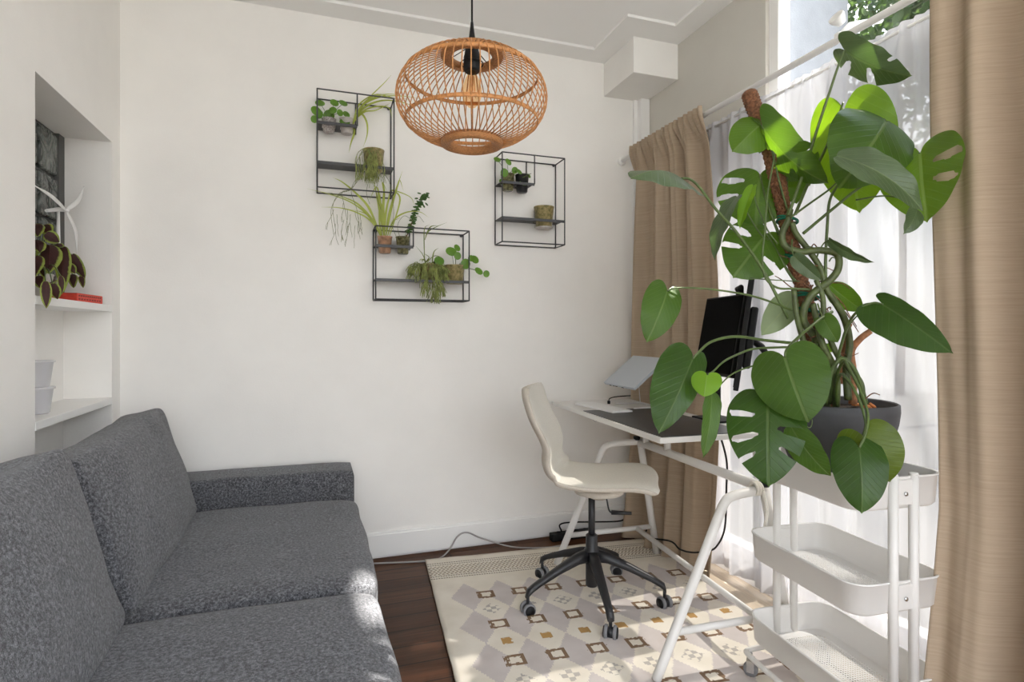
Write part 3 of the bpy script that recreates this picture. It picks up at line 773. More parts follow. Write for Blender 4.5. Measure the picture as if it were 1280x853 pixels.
# laptop on its riser
P0 = Vector((1.49, 2.77, .882)); PX = Vector((.19, 0, .148)); PY = Vector((-.02, -.40, 0))
pu, pv = PX.normalized(), PY.normalized(); pn = pu.cross(pv); pn = pn if pn.z > 0 else -pn
LM4 = Matrix(((pu.x, pv.x, pn.x, P0.x), (pu.y, pv.y, pn.y, P0.y), (pu.z, pv.z, pn.z, P0.z), (0, 0, 0, 1)))
T = thing('laptop', 'closed silver laptop tilted on a riser at the far end of the desk', 'laptop', P0)
b = MB(); b.box(0, .235, 0, .34, 0, .010, bev=.003, M=LM4); obj('base', b, M_alu, T)
b = MB(); b.box(0, .235, 0, .34, .0105, .016, bev=.002, M=LM4); obj('lid', b, M_alu, T)
for v_ in (.06, .10, .13, .20): obj('port', MB().box(-.001, .002, v_, v_+.022, .001, .006, M=LM4), M_blackplastic, T)
T = thing('laptop_riser', 'folding grey riser standing on the desk under the tilted laptop', 'laptop stand', (1.58, 2.58, DZ))
for v_ in (.07, .27):
    q = P0+pu*.01+pv*v_-pn*.004; e = P0+pu*.2+pv*v_-pn*.004
    b = MB(); b.tube([Vector((q.x+.02, q.y, DZ+.004)), Vector((q.x+.17, q.y, DZ+.004)), e, q], .004, 8); obj('arm', b, M_alu_light, T)
b = MB(); b.tube([Vector((1.66, 2.70, DZ+.004)), Vector((1.66, 2.50, DZ+.004))], .004, 8); obj('rail', b, M_alu_light, T)
# keyboard
b0 = atZ(768, 500, DZ)
KM = Matrix.Translation((1.37, 2.60, DZ)) @ Matrix.Rotation(math.radians(-86), 4, 'Z')
T = thing('keyboard', 'slim white keyboard lying on the desk below the laptop', 'keyboard', (1.37, 2.60, DZ))
b = MB(); b.box(-.16, .20, -.055, .06, .0, .010, bev=.003, M=KM); obj('body', b, M_alu_light, T)
b = MB()
for r in range(5):
    for c in range(14): b.box(-.152+c*.0247, -.152+c*.0247+.021, -.048+r*.0205, -.048+r*.0205+.017, .010, .0125, M=KM)
obj('key', b, M_white_plastic, T)['kind'] = 'stuff'
b = MB(); pl = [atZ(761, 504, DZ+.006), atZ(763, 498, DZ+.02), atZ(778, 495.5, DZ+.018), atZ(800, 495, DZ+.016), atZ(830, 498, DZ+.012), Vector((1.50, 2.16, DZ+.012))]
b.tube(spline(pl, 8), .0032, 8); b.box(pl[0].x-.007, pl[0].x+.007, pl[0].y-.006, pl[0].y+.006, DZ+.001, DZ+.018, bev=.002)
tag(obj('charging_cable', b, M_blackplastic, origin=pl[2]), 'thin black charging cable with plug lying over the far desk edge', 'cable')

# monitors
def monitor(name, label, tl, tr, bl, thick, back, standx, group):
    """tl/tr/bl: screen corners in space (left = far end); back: unit-ish vector away from the viewer"""
    e1 = (tr-tl); w_ = e1.length; e1 = e1.normalized(); e2 = (bl-tl); h_ = e2.length; e2 = (e2 - e1*e2.dot(e1)).normalized()
    n_ = e1.cross(e2)
    if n_.dot(back) < 0: n_ = -n_
    Mx = Matrix(((e1.x, e2.x, n_.x, tl.x), (e1.y, e2.y, n_.y, tl.y), (e1.z, e2.z, n_.z, tl.z), (0, 0, 0, 1)))
    T = thing(name, label, 'monitor', (standx.x, standx.y, DZ), group)
    b = MB(); b.box(0, w_, 0, h_, .001, thick, bev=.003, M=Mx); obj('casing', b, M_blackplastic, T)
    b = MB(); b.box(.008, w_-.008, .008, h_-.012, -.001, .0012, M=Mx); obj('screen', b, M_screen, T)
    b = MB(); b.box(w_*.12, w_*.88, h_*.25, h_*.8, thick, thick+.03, bev=.008, M=Mx); obj('rear_housing', b, M_blackplastic, T)
    c_ = tl+e1*w_*.5+e2*h_*.55+n_*(thick+.028)
    b = MB(); b.tube([c_, c_+n_*.03+Vector((0, 0, -.02)), Vector((standx.x, standx.y, c_.z-.05)), Vector((standx.x, standx.y, DZ+.008))], .014, 12); obj('stand', b, M_blackplastic, T)
    b = MB(); b.box(standx.x-.07, standx.x+.07, standx.y-.09, standx.y+.09, DZ, DZ+.009, bev=.003); obj('base', b, M_blackplastic, T)
    return T, Mx, w_, h_
tl = at(883.2, 373.3, 2.60); tr = at(930, 367, 2.28); tr = tl+(tr-tl)*1.02; bl = at(871, 466, 2.56)
tl2 = tl
mA = monitor('monitor', 'black monitor with its dark screen turned to the chair, farther along the desk', tl, tr, bl, .018, Vector((1, .2, 0)), Vector((1.68, 2.085, 0)), 'monitors on the desk')
vdir = Vector((.713, .801, 0)).normalized()
n0 = at(936.5, 346, 2.16); nb = at(915.5, 489, 2.13)
mBt = monitor('monitor', 'black monitor seen edge-on, standing nearer the monstera pot', n0, n0+vdir*.27, nb, .020, Vector((.75, -.66, 0)), Vector((1.735, 1.86, 0)), 'monitors on the desk')
wc = at(924, 361, 2.31)
T = thing('webcam', 'small dark webcam clipped on top of the farther monitor', 'webcam', wc)
b = MB(); b.lathe([(.001, -.025), (.010, -.024), (.0105, .022), (.008, .028)], wc+Vector((0, 0, .002)), 16, axis=(-.35, -.9, .1)); obj('body', b, M_blackplastic, T)
b = MB(); b.box(wc.x-.008, wc.x+.014, wc.y-.012, wc.y+.012, wc.z-.026, wc.z+.004, bev=.002); obj('clip', b, M_blackplastic, T)

# ================================================================== SWIVEL CHAIR
CH = Vector((1.126, 2.214, 0))
K = thing('swivel_chair', 'cream fabric swivel chair on a black five-star wheeled base at the desk', 'chair', CH)
ca = math.radians(32)
cf = Vector((math.cos(ca), -math.sin(ca), 0)); cw = Vector((math.sin(ca), math.cos(ca), 0))
prf = [(-.272, .932), (-.262, .88), (-.235, .80), (-.197, .73), (-.178, .675), (-.180, .62), (-.158, .572), (-.10, .548), (0, .542), (.09, .546), (.17, .553), (.225, .549), (.258, .536), (.270, .518)]
pp = spline([Vector((a, 0, z)) for a, z in prf], 5)
npf = len(pp)
def halfw(s):   # along the profile 0 top .. 1 front
    pts = [(0, .135), (.02, .165), (.06, .188), (.2, .20), (.38, .185), (.48, .195), (.62, .222), (.80, .224), (.90, .208), (.96, .180), (.985, .155), (1, .12)]
    for (a, x), (c, y) in zip(pts, pts[1:]):
        if s <= c: return x+(y-x)*(s-a)/(c-a)
    return pts[-1][1]
def shell_pt(i, v, off):
    p = pp[i]; t = (pp[min(i+1, npf-1)]-pp[max(i-1, 0)]).normalized(); nrm = Vector((t.z, 0, -t.x))*-1     # towards the sitter
    if nrm.z < -.3 and i > npf*.5: nrm = -nrm
    s = i/(npf-1); w = halfw(s)
    conc = (.030 if s < .5 else .012)*abs(v)**2.2
    edge = -.018*abs(v)**8 if off >= 0 else .012*abs(v)**6
    q = p + nrm*(conc + off + edge)
    return CH + cf*q.x + cw*(v*w) + Vector((0, 0, q.z))
def shell(o1, o2, shrink=1.0):
    bm = bmesh.new(); nv = 18
    lay = []
    for off in (o1, o2):
        lay.append([[bm.verts.new(shell_pt(i, (-1+2*j/nv)*shrink, off)) for j in range(nv+1)] for i in range(npf)])
    for li, L_ in enumerate(lay):
        for i in range(npf-1):
            for j in range(nv):
                bm.faces.new((L_[i][j], L_[i+1][j], L_[i+1][j+1], L_[i][j+1])).smooth = True
    A, B_ = lay
    for i in range(npf-1):
        for j in (0, nv): bm.faces.new((A[i][j], A[i+1][j], B_[i+1][j], B_[i][j])).smooth = True
    for j in range(nv):
        for i in (0, npf-1): bm.faces.new((A[i][j], A[i][j+1], B_[i][j+1], B_[i][j])).smooth = True
    return bm
obj('seat_pad', shell(.012, -.010, .985), M_chairfab, K, sub=1)
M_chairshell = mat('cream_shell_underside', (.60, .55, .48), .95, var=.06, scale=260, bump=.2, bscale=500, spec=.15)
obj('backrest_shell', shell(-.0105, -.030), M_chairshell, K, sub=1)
b = MB(); b.lathe([(.10, .498), (.105, .478), (.06, .466), (.03, .45)], CH+cf*.03, 24); b.box(-.06, .14, -.08, .08, .492, .512, bev=.006, M=Matrix(((cf.x, cw.x, 0, CH.x), (cf.y, cw.y, 0, CH.y), (0, 0, 1, 0), (0, 0, 0, 1)))); obj('mechanism', b, M_chairshell, K)
b = MB(); b.lathe([(.0145, .255), (.0145, .47)], CH, 20); obj('gas_lift', b, M_black, K)
b = MB(); b.lathe([(.022, .07), (.026, .075), (.026, .165), (.034, .185), (.034, .225), (.026, .235), (.0255, .29), (.020, .294)], CH, 24); obj('hub', b, M_black, K)
lv = CH+Vector((0, 0, .47))
b = MB(); b.tube(spline([lv+cf*.03, lv+cf*.06-cw*.02, lv+cf*.075-cw*.02+Vector((0, 0, -.06)), lv+cf*.09-cw*.02+Vector((0, 0, -.072))], 6), .0035, 8)
b.tube([lv+cf*.085-cw*.02+Vector((0, 0, -.07)), lv+cf*.17-cw*.02+Vector((0, 0, -.068))], [.010, .007], 10); obj('lever', b, M_black, K)
wheel_px = [(660, 768, 2.34), (764, 800, 2.147), (826, 753, 2.443)]
a_first = math.atan2(*(lambda q: (q.y-CH.y, q.x-CH.x))(at(764, 800, 2.147)))
for k in range(5):
    a = a_first+2*PI*k/5; d = Vector((math.cos(a), math.sin(a), 0)); sd = Vector((-d.y, d.x, 0))
    bm = bmesh.new(); rows = []
    for s, z, w_, h_ in ((.02, .205, .024, .05), (.07, .198, .024, .042), (.16, .165, .019, .032), (.25, .126, .016, .026), (.285, .108, .0155, .026), (.305, .094, .0155, .030), (.312, .078, .013, .014)):
        c_ = CH+d*s+Vector((0, 0, z))
        rows.append([bm.verts.new(c_+sd*w_*x+Vector((0, 0, h_/2*y))) for x, y in ((-1, -.6), (-.75, .85), (0, 1), (.75, .85), (1, -.6), (.6, -1), (-.6, -1))])
    for A, B_ in zip(rows, rows[1:]):
        for j in range(7): bm.faces.new((A[j], A[(j+1) % 7], B_[(j+1) % 7], B_[j])).smooth = True
    bm.faces.new(rows[0]); bm.faces.new(rows[-1])
    obj('base_arm', bm, M_black, K)
    ctr = CH+d*.305+Vector((0, 0, .0395))
    wa = math.radians(random.choice([20, -30, 60, 140, 200])); ax = Vector((math.cos(wa+a+1.2), math.sin(wa+a+1.2), 0))
    if k == 0: ax = Vector((.80, -.6, 0))
    b = MB(); b.tube([ctr+Vector((0, 0, .05)), ctr+Vector((0, 0, -.005))], .007, 8); b.lathe([(.011, -.019), (.020, -.018), (.020, .018), (.011, .019)], ctr-Vector((0, 0, .011)), 16, axis=ax)
    cst = obj('caster', b, M_black, K)
    for sg in (-1, 1):
        t_ = MB(); t_.lathe([(.021, -.007), (.0265, -.006), (.028, 0), (.0265, .006), (.021, .007)], ctr-Vector((0, 0, .011))+ax*.017*sg, 24, axis=ax); obj('wheel', t_, M_grey_rubber, cst)
        t_ = MB(); t_.lathe([(.001, -.004), (.021, -.003), (.021, .003), (.001, .004)], ctr-Vector((0, 0, .011))+ax*(.017+.0075)*sg, 20, axis=ax); obj('wheel_disc', t_, M_blackplastic, cst)

# ================================================================== CABLES AND POWER STRIP
pts = [atZ(430, 706, .006), atZ(470, 704.5, .006), atZ(520, 702.5, .006), atZ(548, 699, .010)]
bump = [atY(562, 687, 2.962), atY(572, 671, 2.972), atY(584, 666, 2.974), atY(602, 673, 2.968)]
pts += bump + [atZ(640, 684, .008), atZ(680, 685, .006), atZ(703, 682, .012)]
b = MB(); b.tube(spline(pts, 8), .0042, 8)
tag(obj('power_cable', b, M_greycable, origin=pts[2]), 'grey power cable along the skirting with a hump against the baseboard', 'cable')
T = thing('power_strip', 'black power strip on the floor by the baseboard behind the chair', 'power strip', atZ(742, 683, .0))
p0, p1 = Vector((1.235, 2.93, 0)), Vector((1.50, 2.92, 0))
b = MB(); b.box(p0.x, p1.x, 2.905, 2.955, .001, .042, bev=.006); obj('casing', b, M_blackplastic, T)
b = MB()
for k in range(4): b.lathe([(.018, 0), (.018, .003), (.014, .003), (.014, .001)], (p0.x+.05+k*.055, 2.93, .041), 14)
obj('socket', b, M_black, T)
b = MB(); cpt = [Vector((1.30, 2.93, .046)), Vector((1.31, 2.91, .10)), atY(772, 652, 2.86), atY(782, 646, 2.84), atY(797, 647, 2.80), atY(812, 654, 2.72), Vector((1.612, 2.56, .11)), atX(838, 677, 1.66), atX(850, 687, 1.665), atX(866, 691, 1.68), atX(885, 689, 1.70), atX(896, 683, 1.70)]
c2 = atX(906, 660, 1.70); c3 = atX(908, 610, 1.70); c4 = atX(908, 575, 1.66)
cpt += [c2, c3, c4, Vector((1.63, 2.02, .757))]
b.tube(spline(cpt, 8), .0042, 8)
tag(obj('black_power_cable', b, M_blackplastic, origin=(1.6, 2.5, .02)), 'black cable sagging from under the desk down to the black power strip', 'cable')

# ================================================================== TROLLEY
TC = Vector((1.507, 1.325, 0)); ta = math.radians(-5.2)
TM = Matrix.Translation(TC) @ Matrix.Rotation(ta, 4, 'Z')
TR = thing('utility_trolley', 'white three-tier steel trolley on casters holding the big monstera', 'trolley', TC)
TW, TL, THH = .152, .225, .088
def rrect(w, l, r, n=6, z=0):
    out = []
    for cx, cy, a0 in ((w-r, l-r, 0), (-(w-r), l-r, PI/2), (-(w-r), -(l-r), PI), (w-r, -(l-r), 1.5*PI)):
        for k in range(n+1):
            a = a0+PI/2*k/n; out.append(Vector((cx+r*math.cos(a), cy+r*math.sin(a), z)))
    return out
def tray(zr, solid_floor):
    bm = bmesh.new()
    loops = []
    for w_, l_, r_, z in ((TW+.004, TL+.004, .056, zr-.004), (TW+.004, TL+.004, .056, zr), (TW-.001, TL-.001, .054, zr), (TW-.001, TL-.001, .054, zr-.004), (TW-.005, TL-.005, .05, zr-THH+.008), (TW-.010, TL-.010, .048, zr-THH+.002), (TW-.012, TL-.012, .047, zr-THH)):
        loops.append([bm.verts.new(TM @ v) for v in rrect(w_, l_, r_, 6, z)])
    n = len(loops[0])
    for A, B_ in zip(loops, loops[1:]):
        for k in range(n): bm.faces.new((A[k], A[(k+1) % n], B_[(k+1) % n], B_[k])).smooth = True
    # outer skin
    o = []
    for w_, l_, r_, z in ((TW+.004, TL+.004, .056, zr-.004), (TW+.001, TL+.001, .054, zr-.006), (TW-.003, TL-.003, .053, zr-THH+.008), (TW-.009, TL-.009, .05, zr-THH), (TW-.012, TL-.012, .047, zr-THH-.002)):
        o.append([bm.verts.new(TM @ v) for v in rrect(w_, l_, r_, 6, z)])
    for A, B_ in zip(o, o[1:]):
        for k in range(n): bm.faces.new((A[k], A[(k+1) % n], B_[(k+1) % n], B_[k])).smooth = True
    # solid margin of the floor around the perforated panel
    inner = [bm.verts.new(TM @ v) for v in rrect(TW-.045, TL-.045, .03, 6, zr-THH)]
    innb = [bm.verts.new(TM @ v) for v in rrect(TW-.045, TL-.045, .03, 6, zr-THH-.002)]
    for k in range(n):
        bm.faces.new((loops[-1][k], loops[-1][(k+1) % n], inner[(k+1) % n], inner[k]))
        bm.faces.new((o[-1][k], o[-1][(k+1) % n], innb[(k+1) % n], innb[k]))
    t = obj('tray', bm, M_white_metal, TR)
    m_ = MB()
    w_, l_ = TW-.047, TL-.047
    nx, ny = 24, 40
    def lim(y):      # half width inside the rounded rectangle
        r = .03; dy = max(0, abs(y)-(l_-r)); return w_-r+math.sqrt(max(0, r*r-dy*dy))
    for j in range(ny+1):
        y = -l_+2*l_*j/ny; x = lim(y); m_.box(-x, x, y-.0020, y+.0020, zr-THH-.0015, zr-THH, M=TM)
    for i in range(nx+1):
        x = -w_+2*w_*i/nx; r = .03; dx = max(0, abs(x)-(w_-r)); y = l_-r+math.sqrt(max(0, r*r-dx*dx)); m_.box(x-.0018, x+.0018, -y, y, zr-THH-.0015, zr-THH-.0001, M=TM)
    obj('mesh_floor', m_, M_white_metal, t)
    # screw heads where the posts bolt on
    q = MB()
    for sg in (-1, 1): q.lathe([(.006, 0), (.006, .003), (.002, .004)], TM @ Vector((0, sg*(TL+.010), zr-.045)), 12, axis=(TM.to_3x3() @ Vector((0, sg, 0))))
    obj('screw', q, M_chrome, t)
    return t
RIMS = (.782, .502, .226)
for z in RIMS: tray(z, False)
for sg in (-1, 1):
    for sx in (-1, 1):
        x = sx*.034
        yy = TL+.003 if sg < 0 else TL-.004
        b = MB(); b.tube([TM @ Vector((x, sg*yy, .10)), TM @ Vector((x, sg*yy, .786))], .0125, 14); b.lathe([(.0125, 0), (.011, .004), (.003, .006)], TM @ Vector((x, sg*yy, .786)), 14)
        obj('post', b, M_white_metal, TR)
    for z in RIMS:
        b = MB(); b.box(-.036, .036, sg*(TL+.003)-.006, sg*(TL+.003)+.006, z-.075, z-.008, bev=.002, M=TM); obj('bracket_plate', b, M_white_metal, TR)
# bottom frame: U tube under each end
for sg in (-1, 1):
    u = [Vector((-.034, sg*(TL+.003), .12)), Vector((-.05, sg*(TL+.003), .094)), Vector((-.135, sg*(TL+.003), .088)), Vector((-.160, sg*(TL-.03), .088)), Vector((-.162, sg*.02, .088))]
    for sx in (-1, 1):
        b = MB(); b.tube([TM @ Vector((v.x*-sx*-1, v.y, v.z)) for v in spline(u, 6)], .009, 10); obj('base_tube', b, M_white_metal, TR)
for sg in (-1, 1):
    for sx in (-1, 1):
        c_ = TM @ Vector((sx*.145, sg*(TL-.015), .034)); ax = Vector((.75, .66, 0)).normalized()
        b = MB(); b.tube([c_+Vector((0, 0, .056)), c_+Vector((0, 0, .03))], .006, 8)
        for s2 in (-1, 1): b.box(-.012, .012, s2*.014-.0015, s2*.014+.0015, -.006, .036, M=Matrix.Translation(c_) @ Matrix.Rotation(math.atan2(ax.y, ax.x)-PI/2, 4, 'Z'))
        b.box(-.012, .012, -.0155, .0155, .033, .037, M=Matrix.Translation(c_) @ Matrix.Rotation(math.atan2(ax.y, ax.x)-PI/2, 4, 'Z'))
        cs = obj('caster', b, M_chrome, TR)
        b = MB(); b.lathe([(.008, -.012), (.022, -.011), (.0235, -.006), (.0235, .006), (.022, .011), (.008, .012)], c_+Vector((0, 0, .001)), 22, axis=ax); obj('wheel', b, M_grey_rubber, cs)

# ================================================================== MONSTERA
CAM = Vector((0, 0, CAMZ))
HEART = [(0, .0), (.10, -.10), (.30, -.19), (.56, -.20), (.80, -.11), (.95, .05), (1.0, .22), (.965, .40), (.86, .57), (.68, .73), (.44, .865), (.20, .955), (.06, .99), (0, 1.02)]
OVATE = [(0, 0), (.25, -.015), (.55, .03), (.82, .14), (.97, .28), (1.0, .42), (.92, .58), (.74, .74), (.46, .88), (.18, .97), (0, 1.03)]
NARROW = [(0, 0), (.3, -.03), (.7, .02), (.95, .16), (1.0, .34), (.92, .55), (.7, .75), (.4, .9), (.12, .98), (0, 1.03)]
def leaf_bm(B, T, hw, roll=0, fold=.12, bend=.08, wave=.012, holes=(), outline=HEART, seed=0, hw2=None, nt_=44, nk=11, curl=0):
    """B petiole joint, T tip, hw half width in metres; holes: (side, t, k, dt, dk) ellipses between the veins, k>.8 opens at the margin"""
    ey_ = (T-B); L_ = ey_.length; ey_ = ey_/L_
    tc = (CAM-(B+T)/2); n_ = (tc-ey_*tc.dot(ey_)).normalized()
    n_ = Matrix.Rotation(math.radians(roll), 3, ey_) @ n_
    ex_ = ey_.cross(n_)
    op = spline([Vector((x, y, 0)) for x, y in outline], 8)
    # resample by arc length
    acc = [0]
    for a, b in zip(op, op[1:]): acc.append(acc[-1]+(b-a).length)
    def out(t):
        s = t*acc[-1]
        for i in range(len(acc)-1):
            if s <= acc[i+1]:
                f = (s-acc[i])/max(1e-9, acc[i+1]-acc[i]); return op[i].lerp(op[i+1], f)
        return op[-1]
    bm = bmesh.new(); uv = bm.loops.layers.uv.new('leaf'); uve = bm.loops.layers.uv.new('edge')
    for side in (-1, 1):
        H = [h for h in holes if h[0] == side]
        hwid = hw if side > 0 or hw2 is None else hw2
        V = {}; keep = set()
        def inside(t, k):
            for h in H:
                if ((t-h[1])/h[3])**2+((k-h[2])/h[4])**2 < 1: return h
            return None
        for i in range(nt_):
            for j in range(nk):
                if not inside((i+.5)/nt_, (j+.5)/nk): keep.add((i, j))
        def vert(i, j):
            if (i, j) in V: return V[(i, j)]
            t, k = i/nt_, j/nk
            h = inside(t, k)
            if h:
                a, b = (t-h[1])/h[3], (k-h[2])/h[4]; q = math.hypot(a, b) or 1e-6
                if q > .35:
                    t, k = h[1]+a/q*h[3], min(1, h[2]+b/q*h[4])
            o = out(max(0, min(1, t)))
            my = .97*max(0, (t-.30)/.70)**1.05
            x = o.x*k; y = my+(o.y-my)*k**1.15
            zz = fold*abs(x)*hwid + bend*L_*4*y*(1-y) - curl*hwid*x*x*(1 if side > 0 else .4)
            zz += wave*L_*(math.sin(y*11+seed*2.3+side)*x*x+.6*math.sin(y*23+seed)*k**6) - .05*hwid*abs(x)**3
            p = B + ex_*(x*hwid*side) + ey_*(y*L_) + n_*zz
            V[(i, j)] = (bm.verts.new(p), x*side, y, k)
            return V[(i, j)]
        for i, j in keep:
            q = [vert(i, j), vert(i+1, j), vert(i+1, j+1), vert(i, j+1)]
            if side < 0: q.reverse()
            f = bm.faces.new([a[0] for a in q]); f.smooth = True
            for lp, a in zip(f.loops, q): lp[uv].uv = (a[1], a[2]); lp[uve].uv = (a[3], 0)
    bmesh.ops.remove_doubles(bm, verts=bm.verts[:], dist=1e-5)
    return bm
def splits(n, k0=.72, dk=.42, dt=.030, t0=.30, t1=.74, sides=(-1, 1)):
    out = []
    for s in sides:
        for i in range(n): out.append((s, t0+(t1-t0)*(i+(.0 if s > 0 else .15))/max(1, n-1), k0, dt, dk))
    return out

PB = Vector((1.494, 1.322, RIMS[0]-THH))
MP = thing('potted_monstera', 'large monstera on a coir pole in a charcoal pot on the white trolley', 'potted plant', PB)
b = MB()
pz = PB.z
b.lathe([(.001, .004), (.088, .002), (.096, .004), (.116, .06), (.148, .14), (.166, .205), (.1705, .24), (.170, .262), (.165, .265), (.161, .26), (.160, .23), (.001, .228)], PB, 48, cap=False)
obj('pot', b, M_pot, MP)
b = MB()
def soilpt(u, v):
    r = .159*u; a = 2*PI*v
    p = Vector((r*math.cos(a), r*math.sin(a), .236)); p.z += .010*noise.noise(p*40)+.010*noise.noise(p*15)
    return PB+p
b.grid(soilpt, 14, 48); obj('soil', b, M_soil, MP)
random.seed(11)
for k in range(9):
    a = random.uniform(-2.6, .3); r = random.uniform(.05, .13)
    if k < 4: a = random.uniform(-1.2, -.2); r = random.uniform(.09, .13)
    p = PB+Vector((r*math.cos(a), r*math.sin(a), .246)); q = MB()
    q.box(-.012, .012, -.008, .008, -.004, .005, bev=.003, M=Matrix.Translation(p) @ Matrix.Rotation(random.uniform(0, 3), 4, (random.random(), random.random(), 1)))
    obj('bark_chip', q, M_bark, MP)
# coir pole
pole_px = [(935, 113, 1.745), (944, 138, 1.745), (956, 170, 1.745), (968, 210, 1.745), (977, 250, 1.745), (984, 285, 1.745), (993, 325, 1.745), (1004, 362, 1.745), (1012, 395, 1.745), (1020, 435, 1.745), (1030, 480, 1.745), (1040, 520, 1.74)]
pp_ = spline([at(*q) for q in pole_px], 22)
b = MB(); rr = []
for i in range(len(pp_)):
    rr.append((.0205+.0034*abs(math.sin(i*.95)) + .0015*math.sin(i*.11))*(1.0 if i > 3 else (.55+.15*i)))
b.tube(pp_, rr, 16); cp = obj('moss_pole', b, M_coir, MP)
for q, r in (((984, 277, 1.745), .029), ((991, 325, 1.745), .028), ((1013, 392, 1.745), .034), ((1009, 372, 1.745), .031)):
    b = MB(); c_ = at(*q); b.torus(c_, r, .0042, 24, 6, axis=(.22, .1, 1)); b.torus(c_+Vector((.001, 0, .007)), r, .0036, 24, 6, axis=(.3, -.1, 1)); obj('tie', b, M_tie, cp)
def stem(px, r, m=M_stem, nm='stem', seg=10, n=8):
    b = MB(); b.tube(spline([at(*q) for q in px], n), r, seg); return obj(nm, b, m, MP)
stem([(1036, 522, 1.735), (1030, 470, 1.72), (1020, 425, 1.70), (1004, 400, 1.70), (1012, 372, 1.69), (1038, 350, 1.69), (1048, 335, 1.69), (1046, 318, 1.69), (1025, 313, 1.69), (1000, 315, 1.695), (981, 307, 1.70), (978, 292, 1.70), (985, 276, 1.70), (988, 262, 1.70)], [.012, .009])
stem([(1060, 500, 1.70), (1058, 460, 1.70), (1062, 430, 1.71), (1056, 400, 1.70), (1042, 375, 1.70), (1033, 362, 1.70), (1025, 335, 1.70), (1010, 312, 1.70), (995, 292, 1.70), (990, 278, 1.70)], [.011, .008])
stem([(1045, 510, 1.68), (1046, 480, 1.66), (1040, 455, 1.66), (1028, 430, 1.66), (1022, 405, 1.68), (1016, 380, 1.68)], [.010, .009])
stem([(1078, 506, 1.67), (1076, 480, 1.66), (1062, 462, 1.65), (1048, 446, 1.65), (1036, 420, 1.66), (1030, 395, 1.67), (1028, 370, 1.68), (1020, 350, 1.69)], [.009, .007])
stem([(1018, 515, 1.72), (1014, 470, 1.71), (1005, 430, 1.70), (996, 395, 1.70), (992, 360, 1.71)], [.009, .008])
stem([(1083, 505, 1.63), (1072, 470, 1.62), (1060, 452, 1.62), (1049, 450, 1.63), (1038, 470, 1.64), (1032, 505, 1.67)], [.006, .006], M_petiole)
stem([(1066, 505, 1.73), (1066, 465, 1.73), (1064, 440, 1.73), (1074, 425, 1.72), (1088, 414, 1.71)], [.012, .009, ] , M_deadstem, 'dry_stalk')
stem([(1050, 480, 1.74), (1053, 450, 1.74), (1058, 420, 1.74), (1064, 405, 1.74)], [.009, .004], M_deadstem, 'dry_stalk')
random.seed(5)
for k in range(26):
    x0 = random.uniform(985, 1050); y0 = random.uniform(310, 470)
    q = [(x0, y0, 1.70)]
    dx, dy = random.uniform(-14, 16), random.uniform(-8, 24)
    for s in range(3):
        q.append((q[-1][0]+dx+random.uniform(-8, 8), q[-1][1]+dy*.6+random.uniform(-8, 8), 1.70+random.uniform(-.03, .03)))
    stem(q, [.0022, .0012], M_root if k % 3 else M_petiole, 'aerial_root', 6, 6)
stem([(938, 348, 1.70), (965, 350, 1.70), (1000, 352, 1.70)], [.0018, .0015], M_petiole, 'aerial_root', 6)
stem([(1080, 500, 1.62), (1091, 492, 1.6), (1100, 494, 1.58)], [.002, .0012], M_root, 'aerial_root', 6)
stem([(1008, 515, 1.56), (1015, 526, 1.52), (1012, 535, 1.5), (1003, 528, 1.5)], [.0018, .0012], M_petiole, 'aerial_root', 6)

